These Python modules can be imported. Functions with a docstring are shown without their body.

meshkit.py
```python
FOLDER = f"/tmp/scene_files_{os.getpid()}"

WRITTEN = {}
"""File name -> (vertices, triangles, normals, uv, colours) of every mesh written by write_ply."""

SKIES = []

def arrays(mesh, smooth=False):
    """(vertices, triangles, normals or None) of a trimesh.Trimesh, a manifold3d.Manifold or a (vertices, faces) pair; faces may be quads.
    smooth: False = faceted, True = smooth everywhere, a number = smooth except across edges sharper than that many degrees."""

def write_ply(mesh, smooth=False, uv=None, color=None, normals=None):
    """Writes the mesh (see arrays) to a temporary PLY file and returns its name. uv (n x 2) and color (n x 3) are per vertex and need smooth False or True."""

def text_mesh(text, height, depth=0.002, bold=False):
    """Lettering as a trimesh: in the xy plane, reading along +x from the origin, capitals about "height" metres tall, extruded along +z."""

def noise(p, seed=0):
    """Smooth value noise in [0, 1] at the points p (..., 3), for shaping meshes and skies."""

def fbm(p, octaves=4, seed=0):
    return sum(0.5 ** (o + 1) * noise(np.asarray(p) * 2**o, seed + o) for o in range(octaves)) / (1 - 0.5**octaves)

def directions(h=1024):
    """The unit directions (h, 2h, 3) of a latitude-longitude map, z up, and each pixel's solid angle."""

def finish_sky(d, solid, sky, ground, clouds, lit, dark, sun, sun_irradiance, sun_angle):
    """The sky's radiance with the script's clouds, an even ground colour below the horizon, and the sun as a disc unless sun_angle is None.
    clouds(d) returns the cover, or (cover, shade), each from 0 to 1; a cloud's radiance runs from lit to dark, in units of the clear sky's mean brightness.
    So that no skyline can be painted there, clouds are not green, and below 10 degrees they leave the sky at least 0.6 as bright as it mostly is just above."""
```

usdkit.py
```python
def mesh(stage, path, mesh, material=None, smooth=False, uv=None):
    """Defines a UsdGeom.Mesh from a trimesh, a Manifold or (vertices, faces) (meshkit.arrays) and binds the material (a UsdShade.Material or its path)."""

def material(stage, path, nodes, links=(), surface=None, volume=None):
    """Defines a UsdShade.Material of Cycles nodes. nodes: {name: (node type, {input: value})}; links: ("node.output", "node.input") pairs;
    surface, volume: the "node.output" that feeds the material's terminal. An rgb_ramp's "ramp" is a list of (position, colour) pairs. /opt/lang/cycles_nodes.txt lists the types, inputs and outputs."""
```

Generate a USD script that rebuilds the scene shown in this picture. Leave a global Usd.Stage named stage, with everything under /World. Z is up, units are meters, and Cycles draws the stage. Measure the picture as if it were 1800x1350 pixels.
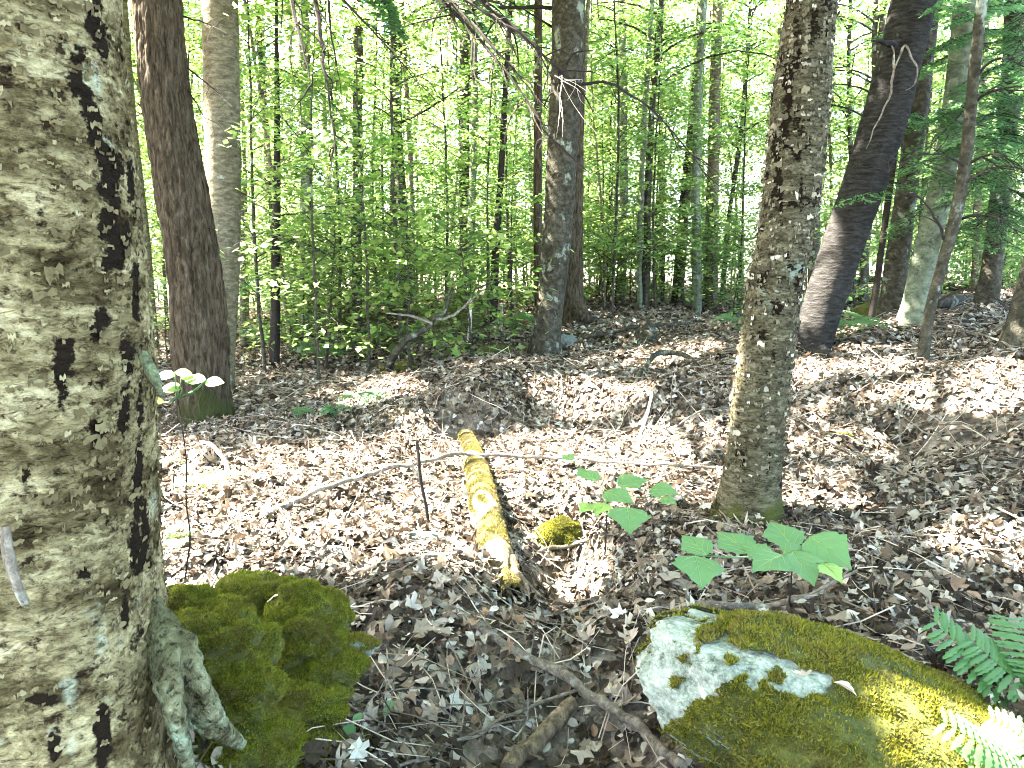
import math, random, numpy as np, trimesh, usdkit, meshkit
from pxr import Usd, UsdGeom, UsdLux, UsdShade, Sdf, Gf, Vt

stage = Usd.Stage.CreateInMemory()
UsdGeom.SetStageUpAxis(stage, UsdGeom.Tokens.z)
UsdGeom.SetStageMetersPerUnit(stage, 1.0)
UsdGeom.Xform.Define(stage, '/World')
UsdGeom.Scope.Define(stage, '/World/Looks')

# ------------------------------------------------------------------ camera, sky, sun, exposure
CAM_Z, PITCH, FPX = 1.45, math.radians(8.0), 1353.0
EXPOSURE = 5.75
cam = UsdGeom.Camera.Define(stage, '/World/camera')
cam.CreateHorizontalApertureAttr(36.0)
cam.CreateVerticalApertureAttr(27.0)
cam.CreateFocalLengthAttr(36.0 * FPX / 1800.0)
cam.CreateFStopAttr(0.0)
cam.CreateExposureAttr(EXPOSURE)
cam.CreateClippingRangeAttr((0.05, 2000.0))
cam.AddTranslateOp().Set(Gf.Vec3d(0, 0, CAM_Z))
cam.AddRotateXYZOp().Set(Gf.Vec3f(90.0 - math.degrees(PITCH), 0, 0))

SUN = np.array([-0.60, 0.10, 0.80]); SUN /= np.linalg.norm(SUN)          # towards the sun
sky = UsdLux.DomeLight.Define(stage, '/World/sky')
sky.GetPrim().SetCustomDataByKey('kind', 'structure')
sky_mat = usdkit.material(stage, '/World/Looks/sky_light', {
    'sky': ('sky_texture', {'sky_type': 'single_scattering', 'sun_disc': False, 'sun_elevation': math.asin(SUN[2]),
                            'sun_rotation': math.atan2(SUN[0], SUN[1]), 'aerosol_density': 3.0}),
    'bg': ('background_shader', {'strength': 0.085})}, [('sky.color', 'bg.color')], surface='bg.background')
UsdShade.MaterialBindingAPI.Apply(sky.GetPrim()).Bind(sky_mat)
sun = UsdLux.DistantLight.Define(stage, '/World/sun')
sun.CreateIntensityAttr(1.25); sun.CreateAngleAttr(0.53); sun.CreateNormalizeAttr(True)
sun.CreateColorAttr(Gf.Vec3f(1.0, 0.95, 0.86))
sun.AddTransformOp().Set(Gf.Matrix4d(Gf.Rotation(Gf.Vec3d(0, 0, 1), Gf.Vec3d(*map(float, SUN))), Gf.Vec3d(0, 0, 30)))

# ------------------------------------------------------------------ bookkeeping
COUNT = {}
def path_for(name, parent=None):
    base = str(parent.GetPath()) if parent is not None else '/World'
    k = COUNT.get((base, name), -1) + 1
    COUNT[(base, name)] = k
    return f'{base}/{name}' + (f'_{k:03d}' if k else '')
def tag(prim, label=None, cat=None, group=None, kind=None):
    for k, v in (('label', label), ('category', cat), ('group', group), ('kind', kind)):
        if v: prim.SetCustomDataByKey(k, v)
    return prim
def thing(name, label, cat, group=None, loc=None):
    x = UsdGeom.Xform.Define(stage, path_for(name))
    if loc is not None: x.AddTranslateOp().Set(Gf.Vec3d(*map(float, loc)))
    return tag(x.GetPrim(), label, cat, group)
def obj(name, mesh, mat, parent=None, smooth=False, prim_vars=None, label=None, kind=None, off=None, per=None):
    v, f = mesh if isinstance(mesh, tuple) else (np.asarray(mesh.vertices), np.asarray(mesh.faces))
    if off is not None: v = v - np.asarray(off)
    m = usdkit.mesh(stage, path_for(name, parent), (v, f), mat, smooth=smooth)
    if per:         # one tone for every run of per vertices (a leaf, a shoot)
        prim_vars = {**(prim_vars or {}), 'tone': np.repeat(rng(len(v) + 7).uniform(0, 1, -(-len(v) // per)), per)[:len(v)]}
    for k, a in (prim_vars or {}).items():
        UsdGeom.PrimvarsAPI(m).CreatePrimvar(k, Sdf.ValueTypeNames.FloatArray, 'vertex').Set(Vt.FloatArray.FromNumpy(np.asarray(a, np.float32)))
    return tag(m.GetPrim(), label, None, None, kind)
def rng(seed): return np.random.default_rng(seed)
def sstep(a, b, x):
    t = np.clip((np.asarray(x, float) - a) / (b - a), 0, 1); return t * t * (3 - 2 * t)
def unit(v):
    v = np.asarray(v, float); return v / (np.linalg.norm(v, axis=-1, keepdims=True) + 1e-12)
def join(parts):
    vs, fs, n = [], [], 0
    for v, f in parts:
        vs.append(v); fs.append(np.asarray(f) + n); n += len(v)
    return np.vstack(vs), np.vstack(fs)

# ------------------------------------------------------------------ terrain
def bump(x, y, cx, cy, sx, sy, a):
    return a * np.exp(-(((x - cx) / sx) ** 2 + ((y - cy) / sy) ** 2))
def height_exact(x, y):
    x, y = np.asarray(x, float), np.asarray(y, float)
    r = np.hypot(x, y)
    z = 0.0 * x
    xs = x / np.maximum(y, 1.0)
    edge = 7.3 + 0.5 * np.sin(x * 1.3) - 0.35 * x + 0.35 * np.sin(x * 2.9 + 1)
    wid = 0.36 + 0.7 * sstep(1.4, 3.0, x) + 0.5 * (1 - sstep(-1.4, 0.2, x))
    right = sstep(-0.30, 0.10, xs)
    z = z + 0.36 * right * sstep(edge - wid, edge + wid, y)                      # the bank across the middle
    z = z + 0.35 * sstep(9, 20, y) * right
    z = z + 0.16 * np.clip(x - 1.2, 0, 6) * sstep(2.5, 5, y) * (1 - sstep(9, 16, y)) * 0.8
    z = z + bump(x, y, -1.15, 1.75, 0.62, 0.7, 0.27)                                # rise under the left birch
    z = z + bump(x, y, 0.25, 2.45, 0.55, 0.5, -0.30)                                # dark hollow between mound and boulder
    z = z + bump(x, y, 0.28, 4.05, 0.26, 0.55, -0.36)                                # hollow right of the mossy log
    z = z + bump(x, y, -0.42, 6.95, 0.36, 0.26, -0.5)                                 # pit under the bank
    z = z + bump(x, y, 3.3, 5.6, 0.7, 0.5, -0.22)
    z = z + bump(x, y, -1.5, 6.0, 0.9, 0.6, 0.10) + bump(x, y, -0.9, 8.6, 0.9, 0.6, 0.04)
    z = z + bump(x, y, 2.2, 3.6, 0.9, 0.5, 0.08) + bump(x, y, 1.7, 6.4, 0.7, 0.5, 0.12)
    z = z + bump(x, y, 7.6, 12.3, 2.2, 2.4, 0.20)
    z = z + bump(x, y, -5.0, 19, 6, 6, 0.5) + 0.012 * np.clip(y - 22, 0, 60)
    p = np.stack([x, y, 0 * x], -1)
    z = z + (meshkit.fbm(p * 0.9 + 7.3, 3, 3) - 0.5) * 0.44 * sstep(1.2, 3, r)
    z = z + (meshkit.fbm(p * 3.1 + 1.7, 3, 11) - 0.5) * 0.22
    z = z + (meshkit.fbm(p * 0.15 + 3.1, 2, 5) - 0.5) * 1.2 * sstep(14, 40, r)
    return z

GX0, GY0, GSTEP = -16.0, -2.0, 0.03
_gx, _gy = np.arange(GX0, 16.0, GSTEP), np.arange(GY0, 27.0, GSTEP)
_GRID = height_exact(*np.meshgrid(_gx, _gy, indexing='ij'))
def height(x, y):
    from scipy.ndimage import map_coordinates
    if np.ndim(x) == 0 and np.ndim(y) == 0: return height(np.array([x]), np.array([y]))[0]
    x, y = np.broadcast_arrays(np.asarray(x, float), np.asarray(y, float))
    i, j = (x - GX0) / GSTEP, (y - GY0) / GSTEP
    ok = (i > 0) & (j > 0) & (i < _GRID.shape[0] - 1) & (j < _GRID.shape[1] - 1)
    z = map_coordinates(_GRID, [np.where(ok, i, 1), np.where(ok, j, 1)], order=1)
    if not ok.all():
        z = np.array(z); far = ~ok; z[far] = height_exact(x[far], y[far])
    return z

CP, SP = math.cos(PITCH), math.sin(PITCH)
EYE = np.array([0, 0, CAM_Z])
def ray(px, py):
    a, b = (np.asarray(px, float) - 900) / FPX, (675 - np.asarray(py, float)) / FPX
    return np.stack([a, CP + b * SP, -SP + b * CP], -1)
def at(px, py, Y):
    d = ray(px, py); return EYE + d * (Y / d[..., 1])[..., None] if np.ndim(px) else EYE + d * (Y / d[1])
def hits(px, py, far=60.0):
    d = ray(np.atleast_1d(px), np.atleast_1d(py))
    t = np.geomspace(1.2, far, 320)
    P = EYE + d[:, None, :] * t[None, :, None]
    below = P[..., 2] < height(P[..., 0], P[..., 1])
    k = np.where(below.any(1), below.argmax(1), len(t) - 1)
    a, b = t[np.maximum(k - 1, 0)], t[k]
    for _ in range(14):
        m = (a + b) / 2; Q = EYE + d * m[:, None]
        u = Q[:, 2] < height(Q[:, 0], Q[:, 1])
        b = np.where(u, m, b); a = np.where(u, a, m)
    Q = EYE + d * b[:, None]; Q[:, 2] = height(Q[:, 0], Q[:, 1])
    return Q
def hit(px, py): return hits(px, py)[0]
def project(P):
    q = np.asarray(P, float) - EYE
    dep = q[..., 1] * CP - q[..., 2] * SP
    up = q[..., 1] * SP + q[..., 2] * CP
    dep = np.where(np.abs(dep) < 1e-6, 1e-6, dep)
    return 900 + FPX * q[..., 0] / dep, 675 - FPX * up / dep, dep

# ------------------------------------------------------------------ materials
L = '/World/Looks/'
def ramp(*s): return {'ramp': list(s)}
def scaled(stops, k): return [(a, tuple(k * x for x in c)) for a, c in stops]
def bark(name, stops, sxy=7.0, sz=26.0, lichen=(0.34, 0.37, 0.28), lichen_at=0.62, dark_at=0.36, dark=(0.012, 0.010, 0.008), bump_d=0.02, masked=False, moss_h=None, rough=0.9, fine=None):
    stops, lichen = scaled(stops, 1.02), tuple(1.02 * x for x in lichen)
    n = {'g': ('texture_coordinate', {}), 'm1': ('mapping', {'scale': (sxy, sxy, sz)}), 'm2': ('mapping', {'scale': (5.0, 5.0, 4.0)}),
         'm3': ('mapping', {'scale': (sxy * 3.6, sxy * 3.6, sz * 2.3), 'location': (3, 1, 7)}),
         'n1': ('noise_texture', {'scale': 1.0, 'detail': 6.0, 'roughness': 0.68, 'distortion': 0.35}),
         'n2': ('noise_texture', {'scale': 1.0, 'detail': 5.0, 'roughness': 0.62}),
         'n3': ('noise_texture', {'scale': 1.0, 'detail': 4.0, 'roughness': 0.7}),
         'r1': ('rgb_ramp', ramp(*stops)),
         'rl': ('rgb_ramp', ramp((lichen_at, (0, 0, 0)), (lichen_at + 0.07, (1, 1, 1)))),
         'rd': ('rgb_ramp', ramp((dark_at - 0.05, (1, 1, 1)), (dark_at + 0.03, (0, 0, 0)))),
         'mixl': ('mix_color', {'b': lichen}), 'mixd': ('mix_color', {'b': dark}),
         'bump': ('bump', {'strength': 0.9, 'distance': bump_d}), 'bb': ('math', {'math_type': 'add'}),
         'p': ('principled_bsdf', {'roughness': rough, 'specular_ior_level': 0.03})}
    l = [('g.object', 'm1.vector'), ('g.object', 'm2.vector'), ('g.object', 'm3.vector'), ('m1.vector', 'n1.vector'), ('m2.vector', 'n2.vector'), ('m3.vector', 'n3.vector'),
         ('n1.fac', 'r1.fac'), ('n2.fac', 'rl.fac'), ('n3.fac', 'rd.fac'), ('r1.color', 'mixl.a'), ('rl.color', 'sepl.color'), ('sepl.val', 'mixl.fac'),
         ('mixl.result', 'mixd.a'), ('rd.color', 'sepd.color'), ('sepd.val', 'mixd.fac'), ('n1.fac', 'bb.value1'), ('n3.fac', 'bb.value2'), ('bb.value', 'bump.height'), ('bump.normal', 'p.normal')]
    n['sepl'] = ('rgb_to_bw', {}); n['sepd'] = ('rgb_to_bw', {})
    last = 'mixd.result'
    if fine:        # fine cracks and crusts
        n.update({'m4': ('mapping', {'scale': (fine[0], fine[0], fine[1]), 'location': (5, 2, 9)}), 'n4': ('noise_texture', {'scale': 1.0, 'detail': 4.0, 'roughness': 0.7, 'distortion': 0.6}),
                  'r4': ('rgb_ramp', ramp((0.36, (0.16, 0.14, 0.12)), (0.46, (0.85, 0.83, 0.80)), (0.56, (1, 1, 1)), (0.66, (1.35, 1.35, 1.30)))), 'mix4': ('mix_color', {'blend_type': 'multiply', 'fac': 0.9, 'use_clamp': False}), 'b4': ('math', {'math_type': 'multiply_add', 'value2': 0.9})})
        l = [x for x in l if x != ('bb.value', 'bump.height')]
        l += [('g.object', 'm4.vector'), ('m4.vector', 'n4.vector'), ('n4.fac', 'r4.fac'), (last, 'mix4.a'), ('r4.color', 'mix4.b'), ('n4.fac', 'b4.value1'), ('bb.value', 'b4.value3'), ('b4.value', 'bump.height')]
        last = 'mix4.result'
    if masked:      # black scars where the bark has fallen away: edges broken by noise
        n.update({'at': ('attribute', {'attribute': 'scar'}), 'ma': ('math', {'math_type': 'multiply_add', 'value2': 1.15}), 'nn': ('math', {'math_type': 'multiply_add', 'value2': 2.4, 'value3': -1.2}),
                  'rs': ('map_range', {'from_min': 0.44, 'from_max': 0.62, 'clamp': True}), 'mixs': ('mix_color', {'b': (0.0065, 0.0042, 0.0024)})})
        l += [('n3.fac', 'nn.value1'), ('at.fac', 'ma.value1'), ('nn.value', 'ma.value3'), ('ma.value', 'rs.value'), ('rs.result', 'mixs.fac'), (last, 'mixs.a')]
        last = 'mixs.result'
    if moss_h:
        n.update({'am': ('attribute', {'attribute': 'moss'}), 'mm': ('math', {'math_type': 'multiply_add', 'value2': 1.2}), 'nm': ('math', {'math_type': 'multiply_add', 'value2': 1.6, 'value3': -0.8}),
                  'rm': ('map_range', {'from_min': 0.35, 'from_max': 0.6, 'clamp': True}), 'mixm': ('mix_color', {'b': moss_h})})
        l += [('n2.fac', 'nm.value1'), ('am.fac', 'mm.value1'), ('nm.value', 'mm.value3'), ('mm.value', 'rm.value'), ('rm.result', 'mixm.fac'), (last, 'mixm.a')]
        last = 'mixm.result'
    l.append((last, 'p.base_color'))
    return usdkit.material(stage, L + name, n, l, surface='p.BSDF')
MOSS = (0.055, 0.065, 0.008)
M = {}
M['birch'] = bark('birch_bark', [(0.32, (0.012, 0.008, 0.003)), (0.43, (0.050, 0.038, 0.017)), (0.53, (0.135, 0.110, 0.056)), (0.66, (0.235, 0.200, 0.115))], 5.5, 11, lichen=(0.185, 0.190, 0.135), lichen_at=0.60, dark_at=0.40, masked=True, dark=(0.016, 0.010, 0.005), bump_d=0.03, fine=(45, 80))
M['birch_right'] = bark('peeling_birch_bark', [(0.30, (0.012, 0.010, 0.006)), (0.45, (0.042, 0.037, 0.021)), (0.58, (0.075, 0.067, 0.040)), (0.75, (0.135, 0.122, 0.082))], 7, 24, lichen=(0.12, 0.14, 0.105), lichen_at=0.62, masked=True, moss_h=(0.04, 0.042, 0.010), dark_at=0.38, bump_d=0.03, fine=(40, 90))
M['brown'] = bark('furrowed_brown_bark', [(0.30, (0.006, 0.004, 0.0025)), (0.45, (0.028, 0.0205, 0.0125)), (0.58, (0.054, 0.041, 0.026)), (0.75, (0.084, 0.068, 0.049))], 26, 6, lichen=(0.085, 0.085, 0.065), lichen_at=0.72, dark_at=0.38, moss_h=(0.026, 0.027, 0.009), bump_d=0.045)
M['grey'] = bark('pale_grey_bark', [(0.3, (0.032, 0.027, 0.017)), (0.5, (0.08, 0.069, 0.044)), (0.7, (0.145, 0.127, 0.088))], 10, 26, lichen=(0.16, 0.17, 0.145), lichen_at=0.63)
M['dark'] = bark('dark_scaly_bark', [(0.3, (0.004, 0.0035, 0.003)), (0.5, (0.013, 0.0118, 0.0105)), (0.7, (0.028, 0.0255, 0.023))], 9, 38, lichen=(0.05, 0.052, 0.046), lichen_at=0.70, moss_h=(0.10, 0.07, 0.045), rough=0.85)
M['greenish'] = bark('lichen_green_bark', [(0.3, (0.03, 0.034, 0.023)), (0.5, (0.075, 0.085, 0.058)), (0.7, (0.13, 0.145, 0.10))], 8, 14, lichen=(0.17, 0.20, 0.155), lichen_at=0.60)
M['mid'] = bark('grey_brown_bark', [(0.3, (0.009, 0.008, 0.005)), (0.5, (0.030, 0.027, 0.019)), (0.7, (0.064, 0.058, 0.044))], 14, 16, lichen=(0.13, 0.145, 0.115), lichen_at=0.58, bump_d=0.03)
M['root'] = bark('root_bark', [(0.3, (0.028, 0.024, 0.011)), (0.5, (0.085, 0.082, 0.045)), (0.7, (0.15, 0.155, 0.095))], 16, 12, lichen=(0.15, 0.18, 0.12), lichen_at=0.54, dark_at=0.36, bump_d=0.03, fine=(60, 45))
M['log'] = bark('mossy_log_bark', [(0.3, (0.035, 0.025, 0.012)), (0.5, (0.10, 0.076, 0.038)), (0.7, (0.20, 0.16, 0.09))], 14, 14, lichen=(0.24, 0.21, 0.12), lichen_at=0.64, moss_h=(0.05, 0.045, 0.013), bump_d=0.03)
M['stick'] = bark('weathered_stick', [(0.3, (0.03, 0.024, 0.018)), (0.5, (0.085, 0.071, 0.055)), (0.7, (0.17, 0.148, 0.118))], 30, 30, lichen=(0.22, 0.235, 0.195), lichen_at=0.60, bump_d=0.008)
M['pale_stick'] = bark('bleached_stick', [(0.3, (0.22, 0.18, 0.14)), (0.5, (0.36, 0.31, 0.26)), (0.7, (0.5, 0.46, 0.40))], 30, 30, lichen=(0.5, 0.48, 0.42), dark_at=0.28, bump_d=0.004)
M['twig'] = bark('dark_twig', [(0.3, (0.007, 0.006, 0.005)), (0.6, (0.020, 0.016, 0.013))], 40, 40, lichen=(0.10, 0.11, 0.09), lichen_at=0.7, bump_d=0.003)
M['rotten'] = bark('rotten_wood', [(0.3, (0.03, 0.02, 0.012)), (0.5, (0.10, 0.075, 0.05)), (0.7, (0.2, 0.16, 0.11))], 30, 12, lichen=(0.16, 0.13, 0.09), bump_d=0.015)

TONED = ('dead_leaf_litter', 'moss_tufts', 'green_moss_tufts', 'dull_moss_tufts', 'sunlit_green_leaf', 'deep_green_leaf', 'conifer_needles', 'twig_litter', 'bark_flakes', 'curled_bark_flakes')
def leaf_mat(name, stops, trans, mixf=0.5, rough=0.45, patch=None, tone=False):
    """patch = (colour, noise scale, from, to, most): a second colour in patches of their own."""
    k = 0.36 if name == 'dead_leaf_litter' else 0.74 if 'moss' in name else 0.72 if name in ('sunlit_green_leaf', 'deep_green_leaf') else 1.0 if 'litter' not in name and 'dead' not in name else 1.0
    stops, trans = scaled(stops, k), scaled(trans, k)
    tone = name in TONED
    n = {'g': ('geometry', {}), 'r': ('rgb_ramp', ramp(*stops)), 't': ('rgb_ramp', ramp(*trans)),
         'p': ('principled_bsdf', {'roughness': rough, 'specular_ior_level': 0.3 if rough < 0.5 else 0.05}), 'tr': ('translucent_bsdf', {}), 'm': ('mix_closure', {'fac': mixf})}
    l = [('g.random_per_island', 'r.fac'), ('g.random_per_island', 't.fac'), ('t.color', 'tr.color'), ('p.BSDF', 'm.closure1'), ('tr.BSDF', 'm.closure2')]
    if tone:        # each leaf its own tone, carried by the mesh
        n['tone'] = ('attribute', {'attribute': 'tone'}); l[0] = ('tone.fac', 'r.fac'); l[1] = ('tone.fac', 't.fac')
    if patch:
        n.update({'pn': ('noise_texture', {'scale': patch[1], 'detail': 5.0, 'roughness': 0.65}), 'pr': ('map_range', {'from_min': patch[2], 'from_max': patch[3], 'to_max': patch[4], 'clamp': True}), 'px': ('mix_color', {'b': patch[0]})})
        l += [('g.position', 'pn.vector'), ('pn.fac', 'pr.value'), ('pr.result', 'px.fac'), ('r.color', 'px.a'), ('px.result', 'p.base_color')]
    else:
        l += [('r.color', 'p.base_color')]
    return usdkit.material(stage, L + name, n, l, surface='m.closure')
M['leaf'] = leaf_mat('sunlit_green_leaf', [(0, (0.04, 0.08, 0.022)), (0.5, (0.065, 0.115, 0.033)), (1, (0.11, 0.145, 0.045))], [(0, (0.17, 0.31, 0.07)), (0.6, (0.30, 0.45, 0.11)), (1, (0.56, 0.63, 0.22))], 0.66)
M['leaf_deep'] = leaf_mat('deep_green_leaf', [(0, (0.03, 0.08, 0.014)), (0.6, (0.05, 0.11, 0.02)), (1, (0.08, 0.14, 0.025))], [(0, (0.15, 0.28, 0.08)), (1, (0.29, 0.43, 0.13))], 0.58)
M['plant'] = leaf_mat('seedling_leaf', [(0, (0.07, 0.14, 0.055)), (1, (0.10, 0.175, 0.065))], [(0, (0.13, 0.27, 0.07)), (1, (0.18, 0.32, 0.08))], 0.38, patch=((0.13, 0.15, 0.05), 38.0, 0.56, 0.72, 0.6))
M['pale_leaf'] = leaf_mat('sunlit_pale_leaf', [(0, (0.16, 0.24, 0.06)), (1, (0.24, 0.28, 0.09))], [(0, (0.3, 0.44, 0.08)), (1, (0.4, 0.5, 0.12))], 0.4)
M['fern'] = leaf_mat('fern_frond', [(0, (0.045, 0.105, 0.03)), (1, (0.08, 0.15, 0.04))], [(0, (0.12, 0.26, 0.05)), (1, (0.18, 0.32, 0.07))], 0.42)
M['needle'] = leaf_mat('conifer_needles', [(0, (0.03, 0.075, 0.028)), (1, (0.06, 0.12, 0.042))], [(0, (0.10, 0.24, 0.08)), (1, (0.16, 0.30, 0.10))], 0.42)
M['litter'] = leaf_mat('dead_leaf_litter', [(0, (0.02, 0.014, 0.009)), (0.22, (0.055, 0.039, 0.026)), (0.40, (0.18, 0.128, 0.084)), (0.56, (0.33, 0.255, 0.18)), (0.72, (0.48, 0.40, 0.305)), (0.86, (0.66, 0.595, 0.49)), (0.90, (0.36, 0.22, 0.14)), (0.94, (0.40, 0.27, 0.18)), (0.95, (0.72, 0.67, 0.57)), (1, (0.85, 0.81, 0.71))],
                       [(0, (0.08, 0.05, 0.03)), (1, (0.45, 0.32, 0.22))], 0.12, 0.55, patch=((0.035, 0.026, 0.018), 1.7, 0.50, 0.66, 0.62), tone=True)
M['moss_dull'] = leaf_mat('dull_moss_tufts', [(0, (0.035, 0.034, 0.008)), (0.6, (0.085, 0.076, 0.016)), (1, (0.14, 0.105, 0.04))], [(0, (0.08, 0.08, 0.015)), (1, (0.14, 0.13, 0.025))], 0.15, 0.85, patch=((0.085, 0.060, 0.032), 11.0, 0.44, 0.58, 0.9))
M['pale_litter'] = leaf_mat('bleached_dead_leaf', [(0, (0.36, 0.30, 0.23)), (1, (0.52, 0.47, 0.41))], [(0, (0.3, 0.2, 0.12)), (1, (0.36, 0.26, 0.18))], 0.15, 0.5)
M['moss'] = leaf_mat('moss_tufts', [(0, (0.045, 0.046, 0.006)), (0.5, (0.135, 0.132, 0.012)), (0.85, (0.20, 0.18, 0.022)), (1, (0.18, 0.12, 0.05))], [(0, (0.14, 0.15, 0.02)), (1, (0.27, 0.25, 0.03))], 0.28, 0.85, patch=((0.085, 0.058, 0.022), 7.0, 0.50, 0.66, 0.8))
M['moss_green'] = leaf_mat('green_moss_tufts', [(0, (0.040, 0.048, 0.006)), (0.5, (0.125, 0.138, 0.012)), (0.85, (0.19, 0.188, 0.02)), (1, (0.18, 0.12, 0.05))], [(0, (0.13, 0.17, 0.015)), (1, (0.26, 0.28, 0.03))], 0.28, 0.85, patch=((0.075, 0.055, 0.018), 9.0, 0.48, 0.64, 0.85))
M['twig_litter'] = leaf_mat('twig_litter', [(0, (0.03, 0.022, 0.016)), (0.5, (0.12, 0.09, 0.065)), (1, (0.32, 0.27, 0.21))], [(0, (0, 0, 0)), (1, (0, 0, 0))], 0.0, 0.8)
M['flake_pale'] = leaf_mat('curled_bark_flakes', [(0, (0.02, 0.017, 0.010)), (0.5, (0.07, 0.060, 0.038)), (0.88, (0.12, 0.105, 0.07)), (1, (0.30, 0.27, 0.21))], [(0, (0.1, 0.06, 0.03)), (1, (0.15, 0.10, 0.06))], 0.1, 0.7)
M['flake'] = leaf_mat('bark_flakes', [(0, (0.055, 0.044, 0.022)), (0.5, (0.11, 0.09, 0.046)), (0.85, (0.15, 0.127, 0.07)), (1, (0.22, 0.19, 0.115))], [(0, (0.2, 0.12, 0.05)), (1, (0.3, 0.2, 0.1))], 0.10, 0.8, patch=((0.03, 0.022, 0.010), 45.0, 0.5, 0.62, 0.7))
def ground_mat():
    n = {'g': ('geometry', {}), 'n1': ('noise_texture', {'scale': 9.0, 'detail': 8.0, 'roughness': 0.75}), 'n2': ('noise_texture', {'scale': 0.7, 'detail': 3.0}),
         'v': ('voronoi_texture', {'scale': 16.0}), 'rv': ('rgb_to_bw', {}), 'a': ('math', {'math_type': 'multiply_add', 'value2': 0.35}),
         'r': ('rgb_ramp', ramp((0.35, (0.014, 0.011, 0.008)), (0.55, (0.040, 0.031, 0.023)), (0.72, (0.10, 0.08, 0.06)), (0.88, (0.20, 0.165, 0.13)))),
         'b': ('bump', {'strength': 1.0, 'distance': 0.05}), 'p': ('principled_bsdf', {'roughness': 0.95, 'specular_ior_level': 0.15})}
    return usdkit.material(stage, L + 'forest_soil', n, [('g.position', 'n1.vector'), ('g.position', 'v.vector'), ('v.color', 'rv.color'), ('rv.val', 'a.value1'), ('n1.fac', 'a.value3'), ('a.value', 'r.fac'),
        ('r.color', 'p.base_color'), ('a.value', 'b.height'), ('b.normal', 'p.normal')], surface='p.BSDF')
M['ground'] = ground_mat()
def rock_mat(name, c0, c1, c2, lo=0.58, hi=0.95):
    c0, c1, c2 = (tuple(0.92 * x for x in c) for c in (c0, c1, c2))
    n = {'g': ('geometry', {}), 'n1': ('noise_texture', {'scale': 12.0, 'detail': 9.0, 'roughness': 0.78}), 'n2': ('noise_texture', {'scale': 75.0, 'detail': 4.0, 'roughness': 0.75}),
         'ad': ('math', {'math_type': 'multiply_add', 'value2': 0.55}), 'r': ('rgb_ramp', ramp((lo, c0), ((lo + hi) / 2, c1), (hi, c2))),
         'b': ('bump', {'strength': 0.7, 'distance': 0.012}), 'p': ('principled_bsdf', {'roughness': 0.9, 'specular_ior_level': 0.2})}
    return usdkit.material(stage, L + name, n, [('g.position', 'n1.vector'), ('g.position', 'n2.vector'), ('n2.fac', 'ad.value1'), ('n1.fac', 'ad.value3'), ('ad.value', 'r.fac'), ('r.color', 'p.base_color'),
        ('ad.value', 'b.height'), ('b.normal', 'p.normal')], surface='p.BSDF')
M['rock'] = rock_mat('lichen_pale_rock', (0.03, 0.034, 0.025), (0.15, 0.165, 0.13), (0.27, 0.285, 0.235), 0.60, 0.94)
M['grey_rock'] = rock_mat('grey_rock', (0.035, 0.038, 0.034), (0.085, 0.092, 0.082), (0.15, 0.16, 0.14))
M['moss_bed'] = rock_mat('moss_bed', (0.012, 0.015, 0.003), (0.030, 0.033, 0.005), (0.055, 0.055, 0.008))
M['lichen_root'] = rock_mat('lichen_root', (0.012, 0.012, 0.006), (0.075, 0.085, 0.045), (0.17, 0.19, 0.115), 0.60, 0.96)

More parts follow.
